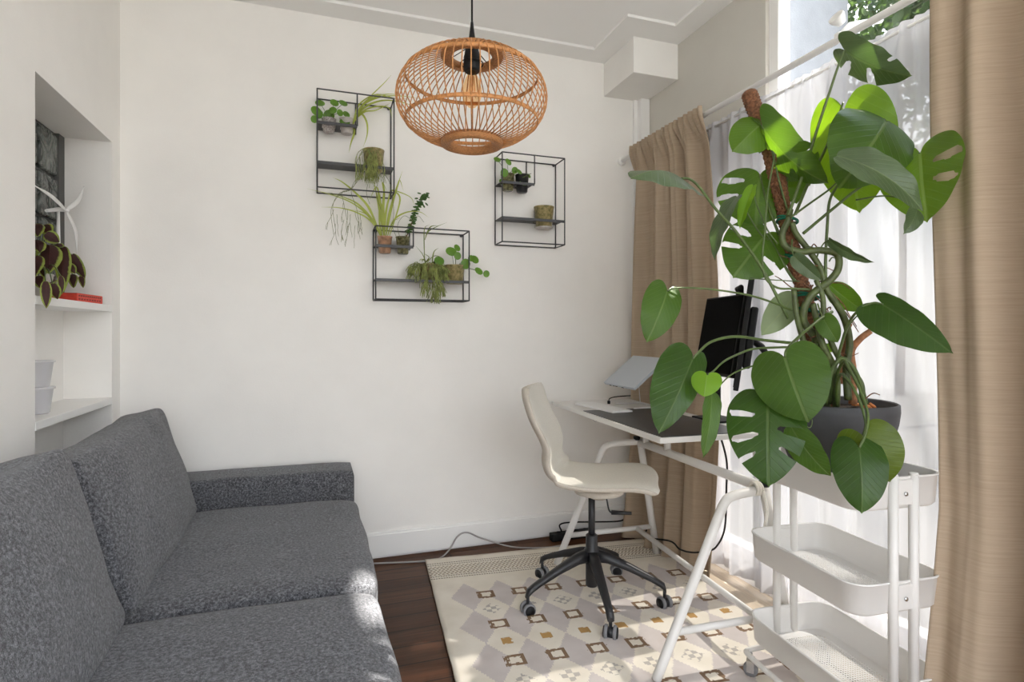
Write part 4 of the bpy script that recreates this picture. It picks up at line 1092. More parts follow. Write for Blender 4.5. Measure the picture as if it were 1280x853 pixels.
LEAVES = [
 # mat, base, tip, half width px, roll, fold, bend, holes, petiole, opts
 ('grey', (1056, 63, 1.60), (1138, 95, 1.52), 40, 40, -.30, .08, [(1, .42, .80, .030, .50), (1, .62, .78, .034, .62), (-1, .70, .9, .02, .25)], [(1056, 63, 1.60), (1048, 82, 1.61), (1036, 118, 1.63), (1022, 160, 1.65), (1008, 205, 1.67), (994, 245, 1.68), (985, 270, 1.69)], {'hw2': 22}),
 ('bright', (1055, 138, 1.74), (1074, 264, 1.72), 44, 8, -.18, .05, [], [(1054, 128, 1.74), (1046, 150, 1.73), (1030, 190, 1.71), (1010, 230, 1.70), (994, 268, 1.69)], {'hw2': 52}),
 ('mid', (1108, 152, 1.62), (1050, 234, 1.50), 56, -6, -.18, .10, [], [(1108, 152, 1.62), (1098, 170, 1.66), (1075, 205, 1.69), (1055, 223, 1.70), (1038, 248, 1.70), (1034, 285, 1.70), (1032, 325, 1.70), (1032, 350, 1.70)], {'hw2': 52, 'under': 1}),
 ('grey', (1046, 195, 1.47), (1151, 262, 1.42), 25, -42, .25, .12, [], [(1047, 193, 1.47), (1056, 214, 1.52), (1040, 234, 1.60), (1010, 256, 1.66), (988, 272, 1.69)], {'o': OVATE}),
 ('bright', (1150, 191, 1.60), (1159, 277, 1.52), 46, 12, .25, .06, [(-1, .48, .62, .028, .34), (-1, .64, .62, .028, .30), (1, .5, .6, .022, .3)], [(1150, 191, 1.60), (1130, 208, 1.63), (1080, 231, 1.67), (1040, 262, 1.69), (1004, 292, 1.70)], {'hw2': 47}),
 ('grey', (1146, 262, 1.50), (1130, 292, 1.48), 12, -30, .1, .1, [], [(1146, 262, 1.50), (1130, 250, 1.55), (1105, 245, 1.60), (1070, 250, 1.66)], {'o': NARROW}),
 ('bright', (951, 156, 1.70), (916, 189, 1.68), 26, 10, -.35, .10, [], [(951, 156, 1.70), (958, 172, 1.69), (968, 190, 1.69), (960, 240, 1.68), (956, 290, 1.68), (953, 325, 1.68), (957, 348, 1.68), (972, 360, 1.69), (992, 361, 1.69), (1012, 362, 1.69)], {}),
 ('mid', (954, 160, 1.68), (1034, 229, 1.66), 29, 24, -.4, .16, [(1, .52, .75, .05, .46), (1, .70, .8, .03, .4), (-1, .6, .8, .03, .42)], [(954, 160, 1.68), (964, 185, 1.70), (975, 230, 1.71), (984, 262, 1.71)], {'hw2': 24}),
 ('mid', (985, 196, 1.78), (1012, 232, 1.78), 30, 10, .05, .05, [(1, .55, .75, .04, .4), (-1, .5, .75, .04, .4)], [(985, 196, 1.78), (984, 225, 1.76), (983, 262, 1.74)], {}),
 ('mid', (950, 218, 1.80), (945, 282, 1.78), 52, 6, -.15, .06, [(1, .40, .66, .032, .30), (1, .56, .8, .022, .34), (-1, .48, .7, .026, .30), (-1, .66, .8, .024, .34)], [(950, 218, 1.80), (955, 240, 1.78), (964, 268, 1.75), (974, 294, 1.73)], {}),
 ('mid', (958, 292, 1.76), (917, 347, 1.72), 42, 4, -.15, .06, [(1, .46, .66, .034, .34), (1, .62, .72, .026, .32), (-1, .6, .72, .03, .36)], [(958, 292, 1.76), (972, 316, 1.74), (984, 338, 1.72), (994, 352, 1.71)], {}),
 ('grey', (921, 246, 1.72), (894, 324, 1.70), 15, 50, .2, .1, [], [(921, 246, 1.72), (935, 268, 1.73), (950, 292, 1.74), (960, 300, 1.75)], {'o': NARROW}),
 ('young', (942, 232, 1.70), (925, 285, 1.70), 9, 35, .4, .05, [], [(942, 232, 1.70), (944, 250, 1.70), (958, 285, 1.70), (972, 305, 1.70)], {'o': NARROW}),
 ('grey', (852, 223, 1.60), (790, 222, 1.48), 44, 76, -.25, .10, [], [(852, 223, 1.60), (862, 224, 1.61), (874, 234, 1.62), (895, 262, 1.64), (920, 290, 1.66), (952, 335, 1.68), (985, 398, 1.69)], {}),
 ('mid', (834, 364, 1.56), (809, 427, 1.52), 25, -12, -.2, .10, [], [(834, 364, 1.56), (848, 360, 1.57), (890, 362, 1.60), (935, 369, 1.63), (965, 378, 1.66), (990, 388, 1.69)], {'hw2': 24}),
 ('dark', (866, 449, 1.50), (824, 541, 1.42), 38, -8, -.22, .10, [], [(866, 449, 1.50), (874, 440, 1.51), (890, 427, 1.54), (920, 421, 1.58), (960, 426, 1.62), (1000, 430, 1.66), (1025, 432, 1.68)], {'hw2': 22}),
 ('young', (884, 469, 1.42), (880, 496, 1.40), 18.5, 6, -.1, .08, [], [(884, 469, 1.42), (892, 464, 1.44), (905, 452, 1.49), (925, 442, 1.58), (945, 436, 1.60), (990, 434, 1.64)], {}),
 ('mid', (890, 492, 1.50), (879, 571, 1.46), 12, -25, .3, .06, [], [(890, 492, 1.50), (898, 484, 1.52), (915, 468, 1.54), (940, 458, 1.57), (975, 450, 1.62), (1010, 448, 1.66)], {'o': NARROW}),
 ('mid', (981, 447, 1.48), (1010, 527, 1.42), 48, 6, -.16, .10, [], [(981, 447, 1.48), (984, 436, 1.50), (1000, 420, 1.56), (1024, 400, 1.63), (1040, 390, 1.67)], {'hw2': 45}),
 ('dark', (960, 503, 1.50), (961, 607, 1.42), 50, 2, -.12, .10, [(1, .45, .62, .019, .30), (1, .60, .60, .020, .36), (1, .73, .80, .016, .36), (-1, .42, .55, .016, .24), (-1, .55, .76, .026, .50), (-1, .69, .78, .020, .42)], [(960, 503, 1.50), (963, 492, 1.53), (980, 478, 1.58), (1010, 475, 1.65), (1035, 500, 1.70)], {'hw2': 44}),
 ('mid', (988, 532, 1.46), (1037, 594, 1.42), 20, 22, .1, .12, [], [(988, 532, 1.46), (994, 520, 1.50), (1012, 505, 1.58), (1030, 505, 1.66)], {'o': OVATE}),
 ('olive', (1079, 545, 1.44), (1112, 602, 1.42), 36, 6, -.2, .12, [], [(1079, 545, 1.44), (1082, 528, 1.45), (1074, 500, 1.48), (1062, 478, 1.52), (1052, 468, 1.57), (1046, 480, 1.62), (1046, 508, 1.67)], {}),
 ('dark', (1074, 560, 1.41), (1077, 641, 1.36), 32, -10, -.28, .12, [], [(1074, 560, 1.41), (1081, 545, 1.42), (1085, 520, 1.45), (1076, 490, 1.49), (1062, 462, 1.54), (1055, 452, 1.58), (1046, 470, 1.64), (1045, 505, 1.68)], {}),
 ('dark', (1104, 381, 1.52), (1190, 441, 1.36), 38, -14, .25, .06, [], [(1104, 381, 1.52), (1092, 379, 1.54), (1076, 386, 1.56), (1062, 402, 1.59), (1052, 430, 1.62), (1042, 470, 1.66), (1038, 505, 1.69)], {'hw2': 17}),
 ('pale', (1088, 388, 1.62), (1099, 408, 1.60), 12, 0, 0, .05, [], [(1088, 388, 1.62), (1075, 392, 1.64), (1060, 410, 1.67), (1050, 440, 1.69)], {}),
 ('grey', (1036, 300, 1.66), (1091, 328, 1.60), 8, 40, .3, .08, [], [(1036, 300, 1.66), (1030, 304, 1.68), (1024, 314, 1.69), (1020, 325, 1.70)], {'o': NARROW}),
 ('mid', (1037, 356, 1.74), (1078, 388, 1.72), 15, 16, .2, .06, [], [(1037, 356, 1.74), (1032, 362, 1.73), (1026, 375, 1.71)], {'o': OVATE}),
 ('pale', (994, 368, 1.78), (953, 418, 1.76), 18, -8, -.2, .08, [], [(994, 368, 1.78), (1002, 372, 1.76), (1012, 384, 1.73)], {'o': OVATE}),
 ('mid', (1030, 400, 1.64), (1047, 428, 1.62), 13, 0, .1, .08, [], [(1030, 400, 1.64), (1026, 392, 1.65), (1022, 380, 1.67)], {}),
 ('grey', (992, 320, 1.66), (1026, 350, 1.64), 10, 10, .3, .08, [], [(992, 320, 1.66), (990, 312, 1.67), (990, 300, 1.69)], {'o': NARROW}),
 ('young', (1034, 430, 1.66), (1042, 440, 1.66), 6, 0, .1, .05, [], [(1034, 430, 1.66), (1028, 432, 1.67), (1020, 438, 1.69)], {'o': OVATE}),
]
for i, (mt, B_, T_, hw, roll, fold, bend, holes, pet, o_) in enumerate(LEAVES):
    Bp, Tp = at(*B_), at(*T_); d_ = (B_[2]+T_[2])/2
    bm = leaf_bm(Bp, Tp, hw*d_/F, roll, fold, bend, .016, holes, o_.get('o', HEART), i, (o_['hw2']*d_/F if 'hw2' in o_ else None), nt_=(64 if holes else 36), nk=(16 if holes else 9))
    lf = obj('leaf', bm, LM[mt], MP)
    b = MB(); P_ = spline([at(*q) for q in pet], 7); r0 = .0042 if hw > 30 else (.0030 if hw > 15 else .0022)
    b.tube(P_, [r0*.72, r0*1.15], 9); obj('petiole', b, M_petiole, lf)

# ================================================================== WALL SHELVES AND THEIR PLANTS
YF = 2.868
def hole_plate(x0, x1, y0, y1, z, holes, th=.004, lip=.014):
    """sheet with square openings (cx, cy, half) and a folded-down front lip"""
    b = MB(); x = x0
    for cx, cy, h in sorted(holes):
        if cx-h > x: b.box(x, cx-h, y0, y1, z-th, z)
        b.box(cx-h, cx+h, y0, cy-h, z-th, z); b.box(cx-h, cx+h, cy+h, y1, z-th, z); x = cx+h
    if x < x1: b.box(x, x1, y0, y1, z-th, z)
    b.box(x0, x1, y0, y0+.003, z-lip, z-th)
    return b
def wire_shelf(x0, z1, w, h, label, small_w, small_z, long_z, sh, lh):
    z0 = z1-h; x1 = x0+w; r = .0036
    T = thing('wall_shelf', label, 'wall shelf', (x0+w/2, YB-.065, z0), 'dark wire plant shelves on the back wall')
    b = MB(); yb = YB-.006
    def rect(y):
        for p, q in (((x0, z0), (x1, z0)), ((x1, z0), (x1, z1)), ((x1, z1), (x0, z1)), ((x0, z1), (x0, z0))):
            b.tube([(p[0], y, p[1]), (q[0], y, q[1])], r, 8)
    rect(YF); rect(yb)
    for x in (x0, x1):
        for z in (z0, z1): b.tube([(x, YF, z), (x, yb, z)], r, 8)
    xs = x0+small_w
    b.tube([(xs, YF, z1), (xs, YF, small_z-.006)], r, 8); b.tube([(xs, yb, z1), (xs, yb, small_z-.006)], r, 8)
    obj('frame', b, M_frame, T)
    obj('small_shelf', hole_plate(x0, xs, YF, yb+.003, small_z, sh), M_frame, T)
    obj('long_shelf', hole_plate(x0, x1, YF, yb+.003, long_z, lh), M_frame, T)
    b = MB()
    for x in (x0+.012, x1-.012): b.lathe([(.007, 0), (.007, .010), (.003, .012)], (x, yb+.003, z1-.006), 12, axis=(0, -1, 0))
    obj('wall_fixing', b, M_frame, T)
    return T
PY_ = 2.934
def potxy(px, py): p = atY(px, py, PY_); return p
def pot_spec(px, ytop, ybot, wpx):
    p0 = atY(px, ytop, PY_); p1 = atY(px, ybot, PY_); d_ = PY_/ray(px, ytop).y
    return p0.x, p1.z, p0.z, wpx*d_/F/2
POTS = {}
def plan(key, px, ytop, ybot, wpx, platez):
    x, z0, z1, r = pot_spec(px, ytop, ybot, wpx)
    f = (platez-z0)/(z1-z0); f = max(.1, min(.9, f))
    rp = r*(.80+.20*f)
    POTS[key] = (x, z0, z1, r, rp); return (x, PY_, rp+.0015)
SA, SB, SC = (0.002, 2.333), (.275, 1.694), (.931, 2.126)
a_s, a_l = 2.181, 1.990; b_s, b_l = 1.604, 1.435; c_s, c_l = 1.975, 1.785
hA = [plan('a1', 411, 149, 166, 17, a_s), plan('a2', 433.5, 149, 168, 17, a_s)]; hA2 = [plan('a3', 467, 188, 215.5, 26, a_l)]
hB = [plan('b1', 481, 296, 317, 18, b_s), plan('b2', 503.5, 296.5, 318, 17, b_s)]; hB2 = [plan('b3', 537, 331, 354, 28, b_l), plan('b4', 568, 332, 355, 26, b_l)]
hC = [plan('c1', 634.5, 218, 239, 17, c_s), plan('c2', 652.5, 219, 241, 17, c_s)]; hC2 = [plan('c3', 680, 259, 284, 25, c_l)]
wire_shelf(SA[0], SA[1], .362, .47, 'dark upright wire wall shelf left of the pendant lamp, highest of three', .185, a_s, a_l, hA, hA2)
wire_shelf(SB[0], SB[1], .475, .362, 'dark horizontal wire wall shelf, the widest and lowest of the three', .185, b_s, b_l, hB, hB2)
wire_shelf(SC[0], SC[1], .362, .476, 'dark upright wire wall shelf right of the pendant lamp', .184, c_s, c_l, hC, hC2)
def pot(key, m, parent, glassy=False, lip=.004):
    x, z0, z1, r, rp = POTS[key]; h = z1-z0; c = (x, PY_, z0); b = MB()
    k = .80
    b.lathe([(.001, .001), (r*k-.004, 0), (r*k, .004), (r*(k+.2*.95), h*.93), (r+lip*.3, h*.94), (r+lip*.4, h), (r-.003, h), (r*.96-.004, h*.82), (.001, h*.80)], c, 28, cap=False)
    o = obj('pot', b, m, parent)
    return Vector((x, PY_, z0+h*.82)), r, h
GRP = 'small plants on the wall shelves'
def plant(key, name, label, m):
    x, z0, z1, r, rp = POTS[key]
    T = thing(name, label, 'potted plant', (x, PY_, z0), GRP)
    c, r, h = pot(key, m, T)
    sb = MB(); sb.lathe([(r*.94-.004, 0), (r*.5, .006), (.002, .008)], c-Vector((0, 0, .004)), 18); obj('soil', sb, M_soil, T)
    return T, c, r
def pilea(T, c, leaves, Y=2.90):
    b = MB(); s = MB()
    for i, (px, py, rp) in enumerate(leaves):
        y = Y+.03*math.sin(i*2.1); p = atY(px, py, y); d_ = y/ray(px, py).y; r = rp*d_/F
        n = Vector((.35*math.sin(i*1.7), -1, .35+.4*math.cos(i*1.3)))
        b.disc_leaf(p, n, r, rim=r*.12, long=1.12, ax=(0, 0, 1))
        s.tube(spline([c+Vector((.008*math.sin(i), .005*math.cos(i), -.005)), (c+p)/2+Vector((0, .004, .012)), p+Vector((0, .004, 0))], 5), .0012, 5)
    obj('foliage', b, M_pilea, T); obj('stem', s, M_petiole, T)
def spider(T, blades, Y=2.92, m=M_spider, wd=.0055, nm='foliage'):
    b = MB()
    for i, q in enumerate(blades):
        n = len(q); pts = []
        for k, (px, py) in enumerate(q):
            y = Y-.06*(k/(n-1))*(.6+.4*math.sin(i*1.9))-.008*math.sin(i)
            pts.append(atY(px, py, y))
        w_ = wd*(.75+.35*math.sin(i*2.7)**2)
        b.ribbon(spline(pts, 7), lambda t, w_=w_: max(.0004, w_*(.35+.65*min(1, t*4))*(1-t**2.2)), fold=.35)
    obj(nm, b, m, T)
def twigs(T, starts, m=M_rhips, nm='hanging_twigs', r=.0017, seed=1, ln=.05, gen=3, out=.6):
    random.seed(seed); b = MB()
    def grow(p, d, g, rad):
        pts = [p]; q = p.copy(); dd = d.copy()
        for k in range(4):
            dd = (dd+Vector((random.uniform(-.22, .22), random.uniform(-.16, .12), -.22+random.uniform(-.1, .1)))).normalized()
            q = q+dd*ln/4*random.uniform(.7, 1.3)
            if q.y > YB-.012: q.y = YB-.012
            pts.append(q.copy())
        b.tube(spline(pts, 3), [rad, rad*.9], 5)
        if g > 0:
            for s in range(random.choice((1, 2, 2))):
                nd = (dd+Vector((random.uniform(-out, out), random.uniform(-.3, .15), random.uniform(-.3, .1)))).normalized()
                grow(q, nd, g-1, rad*.92)
    for p, d, g in starts: grow(p, d, g, r)
    obj(nm, b, m, T)

T, c, r = plant('a1', 'potted_pilea', 'round-leaved pilea in a speckled pot, leftmost on the highest wall shelf', M_speckle)
pilea(T, c, [(400, 129, 6), (395.5, 139, 7), (393, 149, 4.5), (399, 143, 5), (418, 128.5, 5.5), (429, 129, 5.5), (416, 138, 5), (411, 145, 7), (425, 141, 4.2)])
T, c, r = plant('a2', 'potted_spider_plant', 'spider plant with arching blades in a pale pot on the highest wall shelf', M_greypot)
pilea(T, c, [(431, 152.5, 6.5), (433, 143, 4.5)])
spider(T, [[(441, 156), (448, 140), (462, 122), (480, 104), (489, 94)], [(441, 155), (450, 136), (468, 122), (492, 118), (512, 126)], [(442, 155), (452, 133), (474, 122), (500, 120), (530, 124)],
           [(442, 154), (455, 135), (478, 126), (502, 128), (520, 134)], [(441, 155), (450, 142), (458, 152), (459, 168), (454, 184)], [(440, 156), (443, 165), (439, 178), (436, 191)],
           [(442, 152), (456, 138), (474, 133), (487, 136), (490, 150)], [(441, 154), (447, 134), (457, 124), (470, 118), (486, 117)], [(442, 150), (454, 130), (472, 119), (495, 124), (505, 130)], [(443, 150), (456, 140), (470, 138), (490, 128)]])
T, c, r = plant('a3', 'potted_rhipsalis', 'trailing rhipsalis in a mossy brown pot on the long board of the highest shelf', M_mossglaze)
st = []
random.seed(21)
for k in range(16):
    p = c+Vector((random.uniform(-.045, .02), random.uniform(-.04, -.02), random.uniform(.0, .012)))
    st.append((p, Vector((random.uniform(-.5, .25), -.5, .15)), 4))
twigs(T, st, M_rhips, r=.0016, seed=22, ln=.042, out=.4)
def arc(T, lists, m, r=.0013, Y=2.87, nm='arching_twigs'):
    b = MB()
    for i, q in enumerate(lists): b.tube(spline([atY(px, py, Y-.012*math.sin(i*2)) for px, py in q], 6), [r, r*.8], 5)
    obj(nm, b, m, T)
arc(T, [[(462, 196), (455, 213), (444, 226), (439, 240), (446, 262), (450, 290)], [(470, 196), (479, 215), (488, 231), (492, 262), (491, 280)], [(458, 200), (450, 222), (436, 238), (424, 242), (416, 258), (419, 285)],
        [(460, 200), (462, 220), (458, 240), (462, 255)], [(455, 206), (440, 236), (428, 240), (430, 256), (434, 276)], [(464, 206), (472, 226), (470, 240), (476, 262)], [(439, 236), (425, 243), (414, 262), (417, 293)]], M_rhips_d)
st = []
for k, (px, py) in enumerate([(417, 262), (421, 268), (429, 254), (434, 262), (438, 268), (444, 264), (448, 272), (419, 280), (436, 280), (444, 282), (430, 275), (450, 268)]):
    st.append((atY(px, py, 2.87), Vector((random.uniform(-.3, .3), -.05, -1)), 2))
twigs(T, st, M_rhips_d, r=.0011, seed=31, ln=.036, out=.35, nm='hanging_tips')
T, c, r = plant('b1', 'potted_spider_plant', 'tall spider plant with long left-reaching blades in a glass jar on the lowest wall shelf', M_jarclay)
spider(T, [[(478, 299), (462, 272), (440, 254), (412, 243), (384, 236)], [(478, 299), (465, 278), (446, 266), (424, 260), (402, 259)], [(479, 300), (466, 276), (448, 256), (430, 247), (410, 240)],
           [(480, 299), (477, 270), (474, 246), (470, 234), (462, 250)], [(481, 299), (479, 262), (480, 240), (478, 228), (484, 240)], [(482, 298), (486, 270), (494, 240), (503, 214)], [(480, 298), (474, 262), (470, 240), (467, 226)],
           [(483, 299), (492, 276), (507, 266), (524, 265), (536, 272)], [(482, 298), (489, 262), (497, 232), (500, 226), (504, 238)], [(478, 299), (470, 282), (458, 268), (440, 262)], [(481, 298), (478, 264), (474, 250), (472, 236), (466, 233)],
           [(477, 299), (462, 262), (446, 243), (428, 228), (416, 222)], [(480, 300), (482, 268), (486, 248), (488, 236)], [(479, 300), (475, 285), (474, 262), (476, 240)], [(486, 298), (500, 250), (490, 238), (512, 246), (518, 256)]], Y=2.92, m=M_spider, wd=.0062)
T, c, r = plant('b2', 'potted_jade_plant', 'jade cutting with dark oval leaves in a small glass jar on the lowest wall shelf', M_jargreen)
b = MB(); sp_ = spline([c+Vector((.004, 0, 0)), atY(511, 290, 2.92), atY(516, 275, 2.90), atY(521, 260, 2.89), atY(528, 250, 2.88), atY(531, 244, 2.88)], 6); b.tube(sp_, [.0032, .0018], 7); obj('stem', b, M_root, T)
b = MB(); random.seed(3)
for k, p in enumerate(sp_[6:]):
    for s in range(3):
        a = k*1.1+s*2.1; dv = Vector((math.cos(a), -.5+.5*math.sin(a), .25*math.sin(a*1.3)))
        if random.random() < .82:
            ax = dv.normalized(); b.disc_leaf(p+ax*.010, Vector((.3*math.sin(a), -1, .45)), .0062, rim=.001, ax=ax, long=1.9, seg=10)
for px, py, dx, dy in ((530, 246, 8, 1), (529, 250, 7, 9), (526, 247, -9, 2), (531, 243, 6, -2), (527, 243, -5, -2), (528, 253, 3, 8)):
    p = atY(px+dx*.6, py+dy*.6, 2.875); q = atY(px, py, 2.88); b.disc_leaf(p, Vector((.2, -1, .5)), .0055, rim=.001, ax=(p-q).normalized(), long=2.0, seg=10)
obj('foliage', b, M_jade, T)
arc(T, [[(500, 298), (497, 282), (505, 270), (516, 276)], [(497, 300), (490, 280), (500, 272)], [(505, 298), (512, 282), (522, 270), (530, 278)]], M_rhips_d, r=.0011)
T, c, r = plant('b3', 'potted_rhipsalis', 'bushy trailing rhipsalis spilling over the middle of the lowest wall shelf', M_mossglaze)
st = []; random.seed(41)
for k in range(60):
    a = random.uniform(0, 2*PI); q = random.random()**.5
    p = c+Vector((.05*q*math.cos(a)-.012, .035*q*math.sin(a)-.012, random.uniform(-.005, .012)))
    st.append((p, Vector((math.cos(a)*.7-.1, -.45+.3*math.sin(a), .75)), random.choice((2, 2, 3))))
for k in range(22):
    p = c+Vector((random.uniform(-.06, .055), random.uniform(-.062, -.052), random.uniform(-.04, .01)))
    st.append((p, Vector((random.uniform(-.25, .15), -.15, -1)), random.choice((2, 3, 4))))
twigs(T, st, M_rhips, r=.0023, seed=42, ln=.034, out=.55)
pilea(T, c, [(549, 326, 6.5)], Y=2.86)
spider(T, [[(533, 330), (528, 318), (520, 308)], [(531, 332), (530, 300), (531, 285), (537, 281)], [(531, 300), (535, 290), (545, 284), (559, 278)], [(532, 296), (538, 284), (548, 282)], [(531, 330), (536, 322), (528, 316)], [(540, 332), (542, 316), (548, 310)]], Y=2.90, m=M_spider_d, wd=.0035, nm='offshoot')
T, c, r = plant('b4', 'potted_pilea', 'pilea with long-stalked round leaves in a mossy pot, rightmost on the lowest shelf', M_mossglaze)
pilea(T, c, [(564, 314.5, 7), (571.5, 310, 4.5), (572, 320, 4.5), (582, 330, 6), (593.5, 324.5, 5.5), (598.5, 339, 5.5), (589, 323, 4), (608, 342.5, 4)], Y=2.89)
T, c, r = plant('c1', 'potted_pilea', 'small pilea in a clear glass jar, leftmost on the shelf right of the lamp', M_jargreen)
pilea(T, c, [(621.5, 199.5, 4.6), (635.5, 202.5, 4.6), (630.5, 216, 5), (643.5, 213, 4), (628.5, 228, 5), (648.5, 214.5, 4.5)])
T, c, r = plant('c2', 'potted_pilea', 'small pilea in a black nursery pot on the shelf right of the lamp', M_blackpot)
pilea(T, c, [(654.5, 228.5, 5), (661, 220, 3)])
arc(T, [[(655, 222), (659, 219), (664, 217)], [(653, 222), (658, 220), (663, 222)]], M_petiole, r=.002, nm='shoots')
x, z0, z1, r, rp = POTS['c3']
T = thing('mossy_planter', 'squat amber planter with no leaves, alone on the long board right of the lamp', 'planter', (x, PY_, z0), GRP)
c, r, h = pot('c3', M_mossglaze, T)
sb = MB(); sb.lathe([(r*.94-.004, 0), (r*.5, .010), (.002, .014)], c-Vector((0, 0, .004)), 18); obj('soil', sb, M_rhips, T)
b = MB(); b.lathe([(.001, 0), (r*.86, .0), (r*.9, .006), (r*.84, .006), (r*.8, .003), (.001, .003)], (x, PY_, z0-.0075), 24, cap=False); obj('saucer', b, M_greypot, T)

# ================================================================== NICHE OBJECTS
ZS = 1.285
CB = Vector((-.945, 2.455, ZS))
T = thing('coleus_plant', 'coleus with maroon leaves edged lime spilling off the upper niche board', 'potted plant', CB)
b = MB(); b.lathe([(.001, 0), (.038, .0), (.052, .085), (.055, .088), (.051, .092), (.047, .084), (.001, .08)], CB, 28, cap=False); obj('pot', b, M_greypot, T)
CO = [((62, 306), (61, 341), 13), ((79, 309), (80, 363), 8.5), ((90, 318), (106, 348), 6.5), ((54, 282), (64, 292), 8), ((57, 292), (74, 303), 8), ((46, 300), (50, 316), 8), ((57, 352), (58, 385), 6), ((66, 355), (72, 374), 6.5), ((48, 345), (50, 360), 6.5), ((91, 343), (92, 360), 5), ((101, 345), (104, 360), 3.5), ((76, 345), (77, 368), 4), ((72, 304), (75, 315), 6), ((52, 330), (55, 346), 6), ((47, 320), (44, 345), 8), ((48, 280), (47, 296), 7), ((66, 348), (62, 356), 5), ((84, 330), (94, 342), 6)]
for i, (p, q, hwp) in enumerate(CO):
    x_ = (-.905+.022*math.sin(i*1.9)) if q[1] < 367 else -.815
    Bp = atX(p[0], p[1], x_); Tp = atX(q[0], q[1], x_+(.03 if q[1] < 367 else .005))
    d_ = x_/ray(*p).x
    lf = obj('leaf', leaf_bm(Bp, Tp, hwp*d_/F, 10*math.sin(i), -.15, .08, .02, (), OVATE, i, nt_=24, nk=8), M_coleus, T)
    b = MB(); b.tube(spline([Bp, Bp.lerp(CB+Vector((0, 0, .12)), .5)+Vector((.01, 0, .02)), CB+Vector((.005*math.sin(i), .005*math.cos(i), .075))], 5), .0018, 6); obj('petiole', b, M_petiole, lf)
hub = atX(82, 263, -.935)
T = thing('wind_turbine_model', 'small white wind turbine model behind the coleus in the wall niche', 'model', (hub.x, hub.y, ZS))
b = MB(); b.tube([Vector((hub.x-.02, hub.y-.012, ZS)), Vector((hub.x-.02, hub.y-.012, hub.z-.004))], [.010, .0055], 12); b.lathe([(.03, 0), (.03, .006), (.012, .009)], (hub.x-.02, hub.y-.012, ZS), 20); obj('tower', b, M_white_plastic, T)
b = MB(); e = atX(58, 263.5, -.96); b.tube([hub, Vector((hub.x-.02, hub.y-.012, hub.z)), e], [.007, .0085, .006], 10); b.lathe([(.001, -.004), (.009, -.002), (.008, .008), (.001, .012)], hub, 14, axis=(.9, .35, 0)); obj('nacelle', b, M_white_plastic, T)
for tip, mid in (((43, 232), (64, 246)), ((105, 233), (97, 251)), ((96, 318), (94, 290))):
    P_ = spline([hub, atX(mid[0], mid[1], -.928), atX(tip[0], tip[1], -.93)], 8)
    b = MB(); b.ribbon(P_, lambda t: .002+.008*max(0, math.sin(min(1, t*1.05+.06)*PI))**.7*(1-.45*t), side=(.8, -.5, .1), fold=.3); obj('blade', b, M_white_plastic, T, solid=.002)
p0, p1 = atX(78, 374, -.92), atX(127, 375, -.872)
RM = Matrix.Translation((-.905, 2.70, ZS)) @ Matrix.Rotation(math.radians(-4), 4, 'Z')
T = thing('red_book', 'thin red book lying flat on the upper niche board', 'book', (-.905, 2.70, ZS))
b = MB(); b.box(-.055, .048, -.105, .115, .0, .034, bev=.003, M=RM); obj('cover', b, M_red, T)
b = MB()
for z_, n in ((.009, 9), (.022, 11)):
    for k in range(n): b.box(.0475, .0488, -.095+k*.2/n, -.095+k*.2/n+.011, z_, z_+.005, M=RM)
obj('spine_marks', b, M_redmark, T)
for i, (z0_, lab) in enumerate(((.885, 'frosted plastic tub standing on the lower niche board, beneath another'), (.885+.093, 'frosted plastic tub stacked upside up on top of another tub'))):
    T = thing('plastic_tub', lab, 'tub', (-.925, 2.405, z0_), 'frosted tubs in the niche')
    h = .092; b = MB(); b.lathe([(.001, .001), (.036, 0), (.040, .004), (.050, h-.008), (.056, h-.006), (.056, h), (.050, h-.001), (.038, .006), (.001, .005)], (-.925, 2.405, z0_), 32, cap=False); obj('body', b, M_frost, T)
T = thing('crumpled_cloth', 'lilac crumpled cloth inside the lower frosted tub', 'cloth', (-.925, 2.405, .892))
bm = bmesh.new(); bmesh.ops.create_icosphere(bm, subdivisions=3, radius=.030)
for v in bm.verts: v.co = Vector((-.925, 2.405, .922))+v.co*(1+.25*noise.noise(v.co*60))
M_lilac = mat('lilac_cloth', (.42, .38, .50), .9); obj('cloth', bm, M_lilac, T, smooth=True)

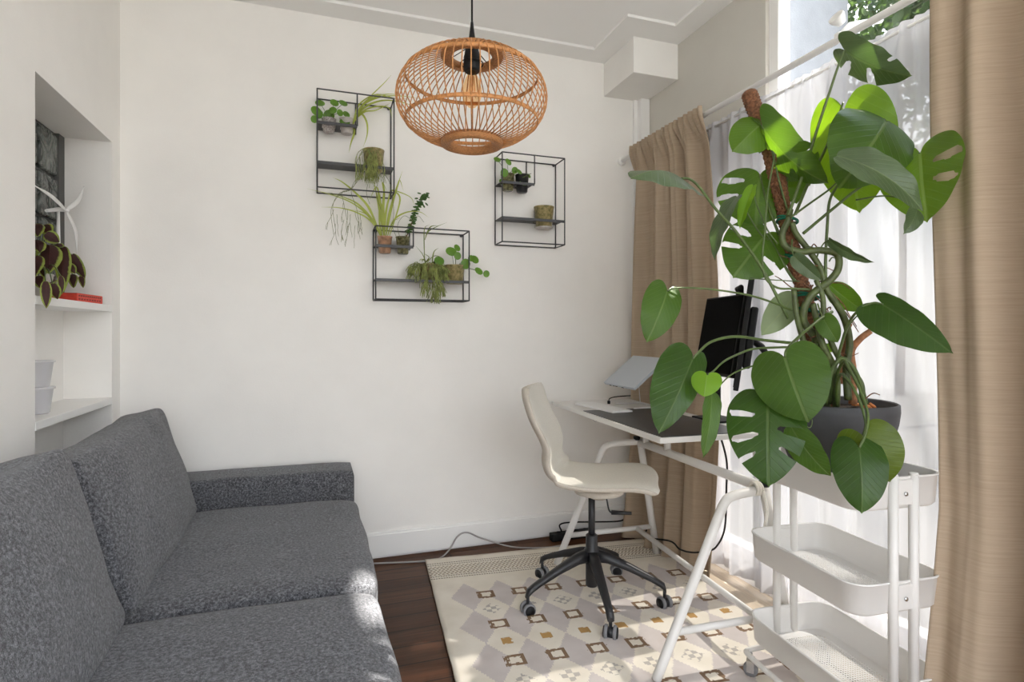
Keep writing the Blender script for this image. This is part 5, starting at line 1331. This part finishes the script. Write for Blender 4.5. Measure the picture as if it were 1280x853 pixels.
# ================================================================== OUTSIDE
b = MB(); b.box(2.12, 14, -10, 16, -.35, -.30); o = obj('garden_ground', b, M_darkfloor_outside); o['kind'] = 'structure'
NB = thing('neighbouring_building', 'grey-white rendered neighbouring building seen above the sheer curtain', 'building', (7.0, 10.0, -.3))
b = MB(); b.box(3.0, 9.0, 7.67, 13.0, -.3, 9.2); obj('wall', b, M_stucco, NB)
b = MB(); b.box(2.9, 9.3, 7.4, 13.2, 9.2, 9.42, bev=.02); obj('eave', b, M_eave, NB)
b = MB(); b.tube([(5.2, 7.61, -.3), (5.2, 7.61, 9.2)], .05, 12); obj('downpipe', b, M_eave, NB)
def tree(x, y, h, rad, label, n, seed, z0c, ls=(.05, .10)):
    random.seed(seed)
    T = thing('garden_tree', label, 'tree', (x, y, -.3), 'trees in the garden')
    b = MB(); b.tube(spline([Vector((x, y, -.3)), Vector((x+.05, y-.04, h*.3)), Vector((x, y+.05, h*.7))], 6), [.10, .05], 10)
    for k in range(6):
        a = k*1.05; b.tube(spline([Vector((x, y, h*.35+k*.1)), Vector((x+rad*.45*math.cos(a), y+rad*.45*math.sin(a), h*.55+k*.12)), Vector((x+rad*.8*math.cos(a), y+rad*.8*math.sin(a), h*.72+k*.1))], 5), [.035, .012], 7)
    obj('trunk', b, M_exttrunk, T)
    b = MB()
    for k in range(n):
        v = Vector((random.gauss(0, 1), random.gauss(0, 1), random.gauss(0, 1))).normalized()*random.random()**.4
        p = Vector((x+v.x*rad, y+v.y*rad, z0c+v.z*(h-z0c)))
        nn = Vector((random.uniform(-1, 1), random.uniform(-1, 1), random.uniform(.1, 1)))
        b.disc_leaf(p, nn, random.uniform(*ls), seg=6, ax=(random.random(), 1, 0), long=1.5)
    obj('crown', b, M_foliage, T)
tree(12.6, 9.4, 11.0, 2.2, 'leafy green tree seen beside the neighbouring building wall', 3000, 61, 8.0)
tree(10.2, 6.3, 9.6, 1.35, 'leafy green tree seen through the glass above the sheer curtain header', 2200, 62, 7.3)
tree(4.7, .9, 7.2, 1.25, 'unseen leafy green tree added close outside to dapple sun on the sofa', 150, 65, 6.4, (.09, .17))  # out-of-view tree added, crown set to break up the sofa's sun patches

# ================================================================== LIGHT, CAMERA
sd = bpy.data.lights.new('sun', 'SUN'); sd.energy = 22.0; sd.angle = math.radians(.9); sd.color = (1.0, .95, .87)
so = bpy.data.objects.new('sun', sd); C.objects.link(so); so.location = (6, 2, 8)
so.rotation_euler = Vector((-1, .0, -1.19)).to_track_quat('-Z', 'Y').to_euler()
W = bpy.data.worlds.new('sky'); bpy.context.scene.world = W; W.use_nodes = True
nt = W.node_tree; nt.nodes.clear()
wo = nt.nodes.new('ShaderNodeOutputWorld'); bg = nt.nodes.new('ShaderNodeBackground')
tc = nt.nodes.new('ShaderNodeTexCoord'); sx = nt.nodes.new('ShaderNodeSeparateXYZ'); nt.links.new(tc.outputs['Generated'], sx.inputs[0])
rp_ = ramp(nt, [(0.0, (.62, .62, .60)), (.12, (.95, .96, .97)), (.5, (.80, .88, 1.0)), (1, (.62, .76, 1.0))]); nt.links.new(sx.outputs['Z'], rp_.inputs[0])
nt.links.new(rp_.outputs[0], bg.inputs[0]); bg.inputs[1].default_value = 3.7; nt.links.new(bg.outputs[0], wo.inputs[0])
cd = bpy.data.cameras.new('camera'); cam = bpy.data.objects.new('camera', cd); C.objects.link(cam)
cd.sensor_width = 36.0; cd.lens = 36.0*F/1280.0; cd.shift_y = -(853/2-HZ)/1280.0; cd.clip_start = .02
cam.location = (0, 0, CAMZ); cam.rotation_euler = (PI/2, 0, -TH)
sc = bpy.context.scene; sc.camera = cam
sc.view_settings.view_transform = 'Standard'; sc.view_settings.look = 'None'; sc.view_settings.exposure = 0.58; sc.view_settings.gamma = 1.0
sc.view_settings.use_curve_mapping = False
cy = sc.cycles
cy.max_bounces = 14; cy.diffuse_bounces = 8; cy.transparent_max_bounces = 24; cy.transmission_bounces = 8; cy.glossy_bounces = 4
cy.caustics_reflective = False; cy.caustics_refractive = False; cy.sample_clamp_indirect = 6.0
cy.use_denoising = True; cy.use_adaptive_sampling = True
